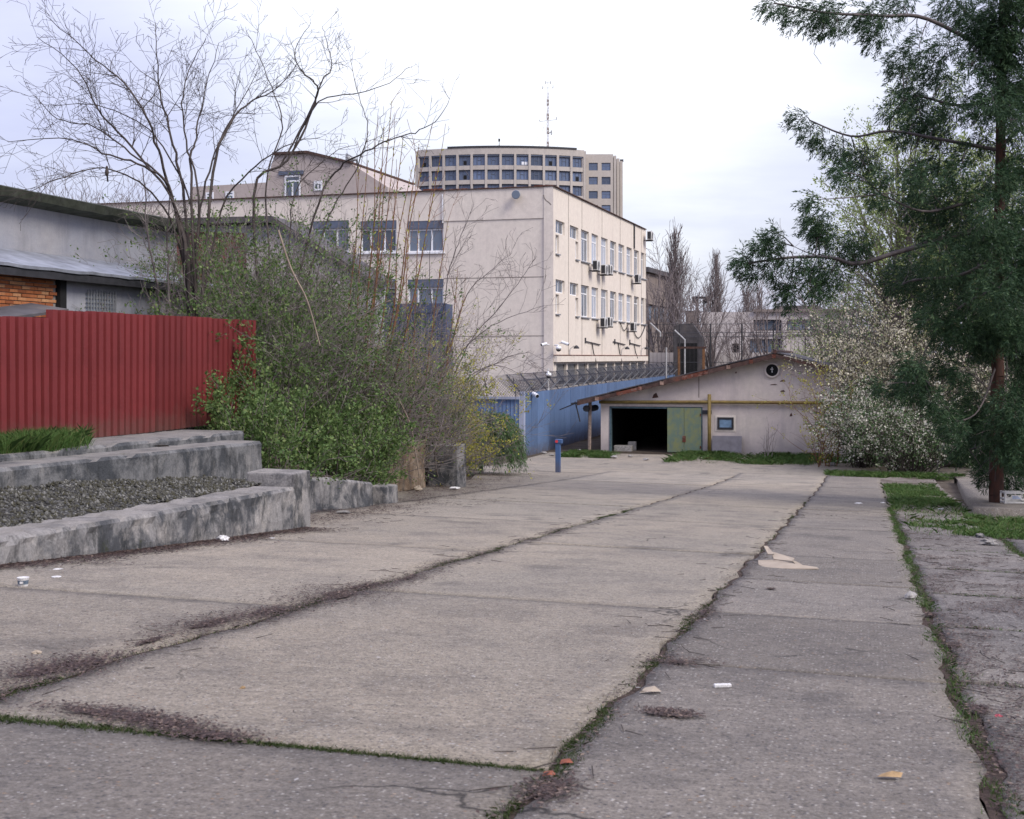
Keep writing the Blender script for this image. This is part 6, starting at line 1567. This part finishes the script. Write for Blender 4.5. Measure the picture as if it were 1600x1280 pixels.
# ------------------------------------------------------------------ single pieces of litter
def blob(name, px, py, sz, m, lab, cat, flat=.6, seed=0, n=10):
    rn = random.Random(seed); p = G(px, py); k = p.y / F; mb = MB(); prof = []
    vs = []; rings = 5
    for i in range(rings + 1):
        t = math.pi * i / rings
        for j in range(n): w = 2 * math.pi * j / n; r_ = sz * math.sin(t) * (1 + rn.uniform(-.38, .38)); vs.append((r_ * math.cos(w), r_ * math.sin(w) * .75, sz * flat * (1 - math.cos(t)) * .75 * (1 + rn.uniform(-.1, .1))))
    fs = [(i * n + j, i * n + (j + 1) % n, (i + 1) * n + (j + 1) % n, (i + 1) * n + j) for i in range(rings) for j in range(n)]
    mb.add(vs, fs); o = mb.build(name, m, None, p + Vector((0, 0, -.01)), rn.uniform(0, 6)); return tag(o, lab, cat)
blob('stone', 1424, 936, .065, M['stone'], 'pale lump of stone at the edge of the grassy joint', 'stone', .9, 3)
blob('stone', 1545, 852, .15, M['wallc'], 'grey broken concrete lump in the weeds at the right', 'stone', .5, 4)
blob('stone', 1530, 840, .11, M['wallc'], 'smaller grey concrete lump behind the weeds at the right', 'stone', .5, 5)
blob('plastic_bag', 349, 846, .10, M['litterwhite'], 'crumpled pale plastic bag at the foot of the low wall', 'bag', .6, 6)
blob('paper_scrap', 425, 841, .05, M['litterwhite'], 'white paper scrap beside the crumpled bag', 'paper', .25, 7)
blob('paper_scrap', 90, 890, .05, M['litterwhite'], 'white scrap in the litter near the cup', 'paper', .3, 8)
blob('paper_scrap', 710, 764, .18, M['litterwhite'], 'white scraps at the foot of the concrete pillar', 'paper', .25, 9)
blob('foam_piece', 653, 767, .12, M['card'], 'cream foam piece at the foot of the brown wall', 'foam piece', .8, 10)
blob('paper_scrap', 1342, 787, .10, M['litterwhite'], 'white scrap at the left edge of the grass patch', 'paper', .25, 11)
blob('paper_scrap', 1379, 786, .09, M['litterwhite'], 'white strip lying in the grass patch', 'paper', .25, 12)
blob('paper_scrap', 1470, 796, .09, M['litterwhite'], 'pale scrap at the right of the grass patch', 'paper', .25, 13)
blob('wrapper', 1560, 1119, .028, M['red_plastic'], 'small pink wrapper among the dead leaves at the right edge', 'wrapper', .5, 14)
blob('pebble', 57, 1021, .03, M['card'], 'tan pebble left of the mossy joint', 'pebble', .7, 15)
blob('pebble', 379, 1075, .018, M['dryleafm'], 'tiny brown clod in the middle of the near slab', 'pebble', .8, 16)
blob('rust_stain_crumb', 1293, 1048, .03, M['dryleafm'], 'reddish dry leaf on the cross joint at the right', 'leaf', .3, 17)
blob('concrete_chip', 537, 803, .14, M['wallc'], 'pale flat chip in the leaf litter by the broken wall', 'stone', .35, 18)
p = G(1129, 1074); o = MB().box(-.055, .055, -.016, .016, 0, .022).build('white_stub', M['litterwhite'], None, p, .1, bevel=.005); tag(o, 'short white plastic stub on the right lane', 'plastic stub')
p = G(1016, 1083); m_ = MB(); m_.add([(-.07, -.02, 0), (0, -.035, .012), (.07, .0, .004), (.03, .035, .03), (-.03, .03, .02)], ((0, 1, 4), (1, 2, 3), (1, 3, 4))); tag(m_.build('dry_leaf', M['card'], None, p + Vector((0, 0, .006))), 'curled tan leaf beside the long joint', 'leaf')
p = G(1390, 1217); m_ = MB(); m_.add([(-.06, 0, .004), (-.02, -.025, .012), (.05, -.015, .006), (.065, .01, .02), (.02, .025, .024), (-.03, .02, .012)], ((0, 1, 5), (1, 4, 5), (1, 2, 4), (2, 3, 4))); tag(m_.build('dry_leaf', M['dryleafm'], None, p + Vector((0, 0, .006))), 'brown dry leaf in the near right corner of the driveway', 'leaf')
for px, py, lab in ((857, 1213, 'rust red leaf by the lower end of the long joint'), (884, 1194, 'fainter rust red leaf just above its neighbour by the joint')):
    p = G(px, py); m_ = MB(); m_.add([(-.03, -.02, 0), (.0, -.03, .01), (.035, -.01, .003), (.02, .02, .015), (-.02, .025, .008)], ((0, 1, 4), (1, 3, 4), (1, 2, 3))); tag(m_.build('dry_leaf', M['rustleaf'], None, p + Vector((0, 0, .006))), lab, 'leaf')
# torn cardboard
p = G(1228, 886); cb_ = empty('cardboard', p, .05); tag(cb_, 'torn flattened cardboard sheets lying on the right lane', 'cardboard')
cs = p.y / F
def cpoly(name, pts, z, th=.012):
    n = len(pts); vs = [(x * cs, y * .055, z + q) for x, y, q in pts] + [(x * cs, y * .055, z + q + th) for x, y, q in pts]
    MB().add(vs, [tuple(range(n))[::-1], tuple(range(n, 2 * n))] + [(i, (i + 1) % n, (i + 1) % n + n, i + n) for i in range(n)]).build(name, M['card'], cb_)
cpoly('flap', [(-40, 2, 0), (-36, -3, .0), (-5, -5, .01), (40, -6, .015), (40, -4.5, .02), (14, -3, .04), (-12, 3, .05), (-34, 6, .02)], .004)
cpoly('flap', [(-14, 3, .05), (10, 0, .05), (19, 3, .06), (14, 8, .05), (-6, 10, .09)], .012)
cpoly('flap', [(-18, 6, .08), (-10, 5, .09), (-8, 12, .13), (-15, 12, .14)], .02)
cpoly('flap', [(18, 1, 0), (28, 0, .0), (26, 5, .01), (20, 6, .02)], .004)
# plastic cup
p = G(36, 916); cu = empty('plastic_cup', p); tag(cu, 'small white plastic pot with dark label near the low wall', 'pot')
MB().lathe([(.042, 0), (.046, .02)], n=20).build('base', M['litterwhite'], cu); MB().lathe([(.0465, .021), (.050, .058)], n=20).build('label', M['cupblue'], cu); MB().lathe([(.050, .0585), (.053, .075), (.056, .076), (.056, .083), (.050, .083)], n=20).build('rim', M['litterwhite'], cu)
MB().box(-.012, .02, -.0535, -.049, .028, .05).build('label_patch', M['litterwhite'], cu)
p = G(88, 903); tag(MB().lathe([(.02, .0), (.045, .004), (.048, .012), (.046, .014)], n=16).build('jar_lid', M['litterwhite'], None, p), 'white plastic lid right of the small pot', 'lid')
# white crate by the trunk
q = GUV(3.13, 34.5, .162); p = Vector((at(1584, 795, q.y - .35).x, q.y - .35, q.z)); p.z = gz(p.x, p.y) + .162
cr_ = empty('plastic_crate', p, -.05); tag(cr_, 'white slatted plastic crate beside the conifer trunk', 'crate')
w2_, h2_ = .26, .30
for sx in (-1, 1):
    for sy in (-1, 1): MB().box(sx * w2_ - .02, sx * w2_ + .02, sy * .18 - .02, sy * .18 + .02, 0, h2_).build('corner_post', M['offwhite'], cr_)
for k, z in enumerate((.02, .10, .25)):
    for sy in (-1, 1): MB().box(-w2_ + .021, w2_ - .021, sy * .18 - .008, sy * .18 + .008, z, z + .04).build('slat', M['offwhite'], cr_)
    for sx in (-1, 1): MB().box(sx * w2_ - .008, sx * w2_ + .008, -.159, .159, z, z + .04).build('slat', M['offwhite'], cr_)
MB().box(-.12, .12, -.20, -.189, .12, .22).build('printed_panel', M['offwhite'], cr_)
for k in range(3): MB().box(-.10, .10 - k * .03, -.204, -.201, .135 + k * .025, .147 + k * .025).build('print_line', M['greenbit'], cr_)
# red bits among the bank, rubble near the garage
for i, (px, py, s_) in enumerate(((850, 709, .22), (862, 712, .18), (905, 705, .2), (960, 716, .25), (985, 714, .2), (1010, 719, .2), (1300, 727, .25), (1325, 722, .3))):
    blob('rubble', px, py, s_ * .7, M['stone'], ('pale rubble lump in the weeds by the blue fence', 'second pale rubble lump right of the fence weeds', 'rubble lump under the garage eave post', 'rubble lump at the left of the garage doorway', 'rubble lump in front of the garage doorway', 'rubble lump before the green door', 'grey rubble lump in the grass under the white blossom', 'larger grey rubble lump under the white blossom')[i], 'rubble', .5, 30 + i)
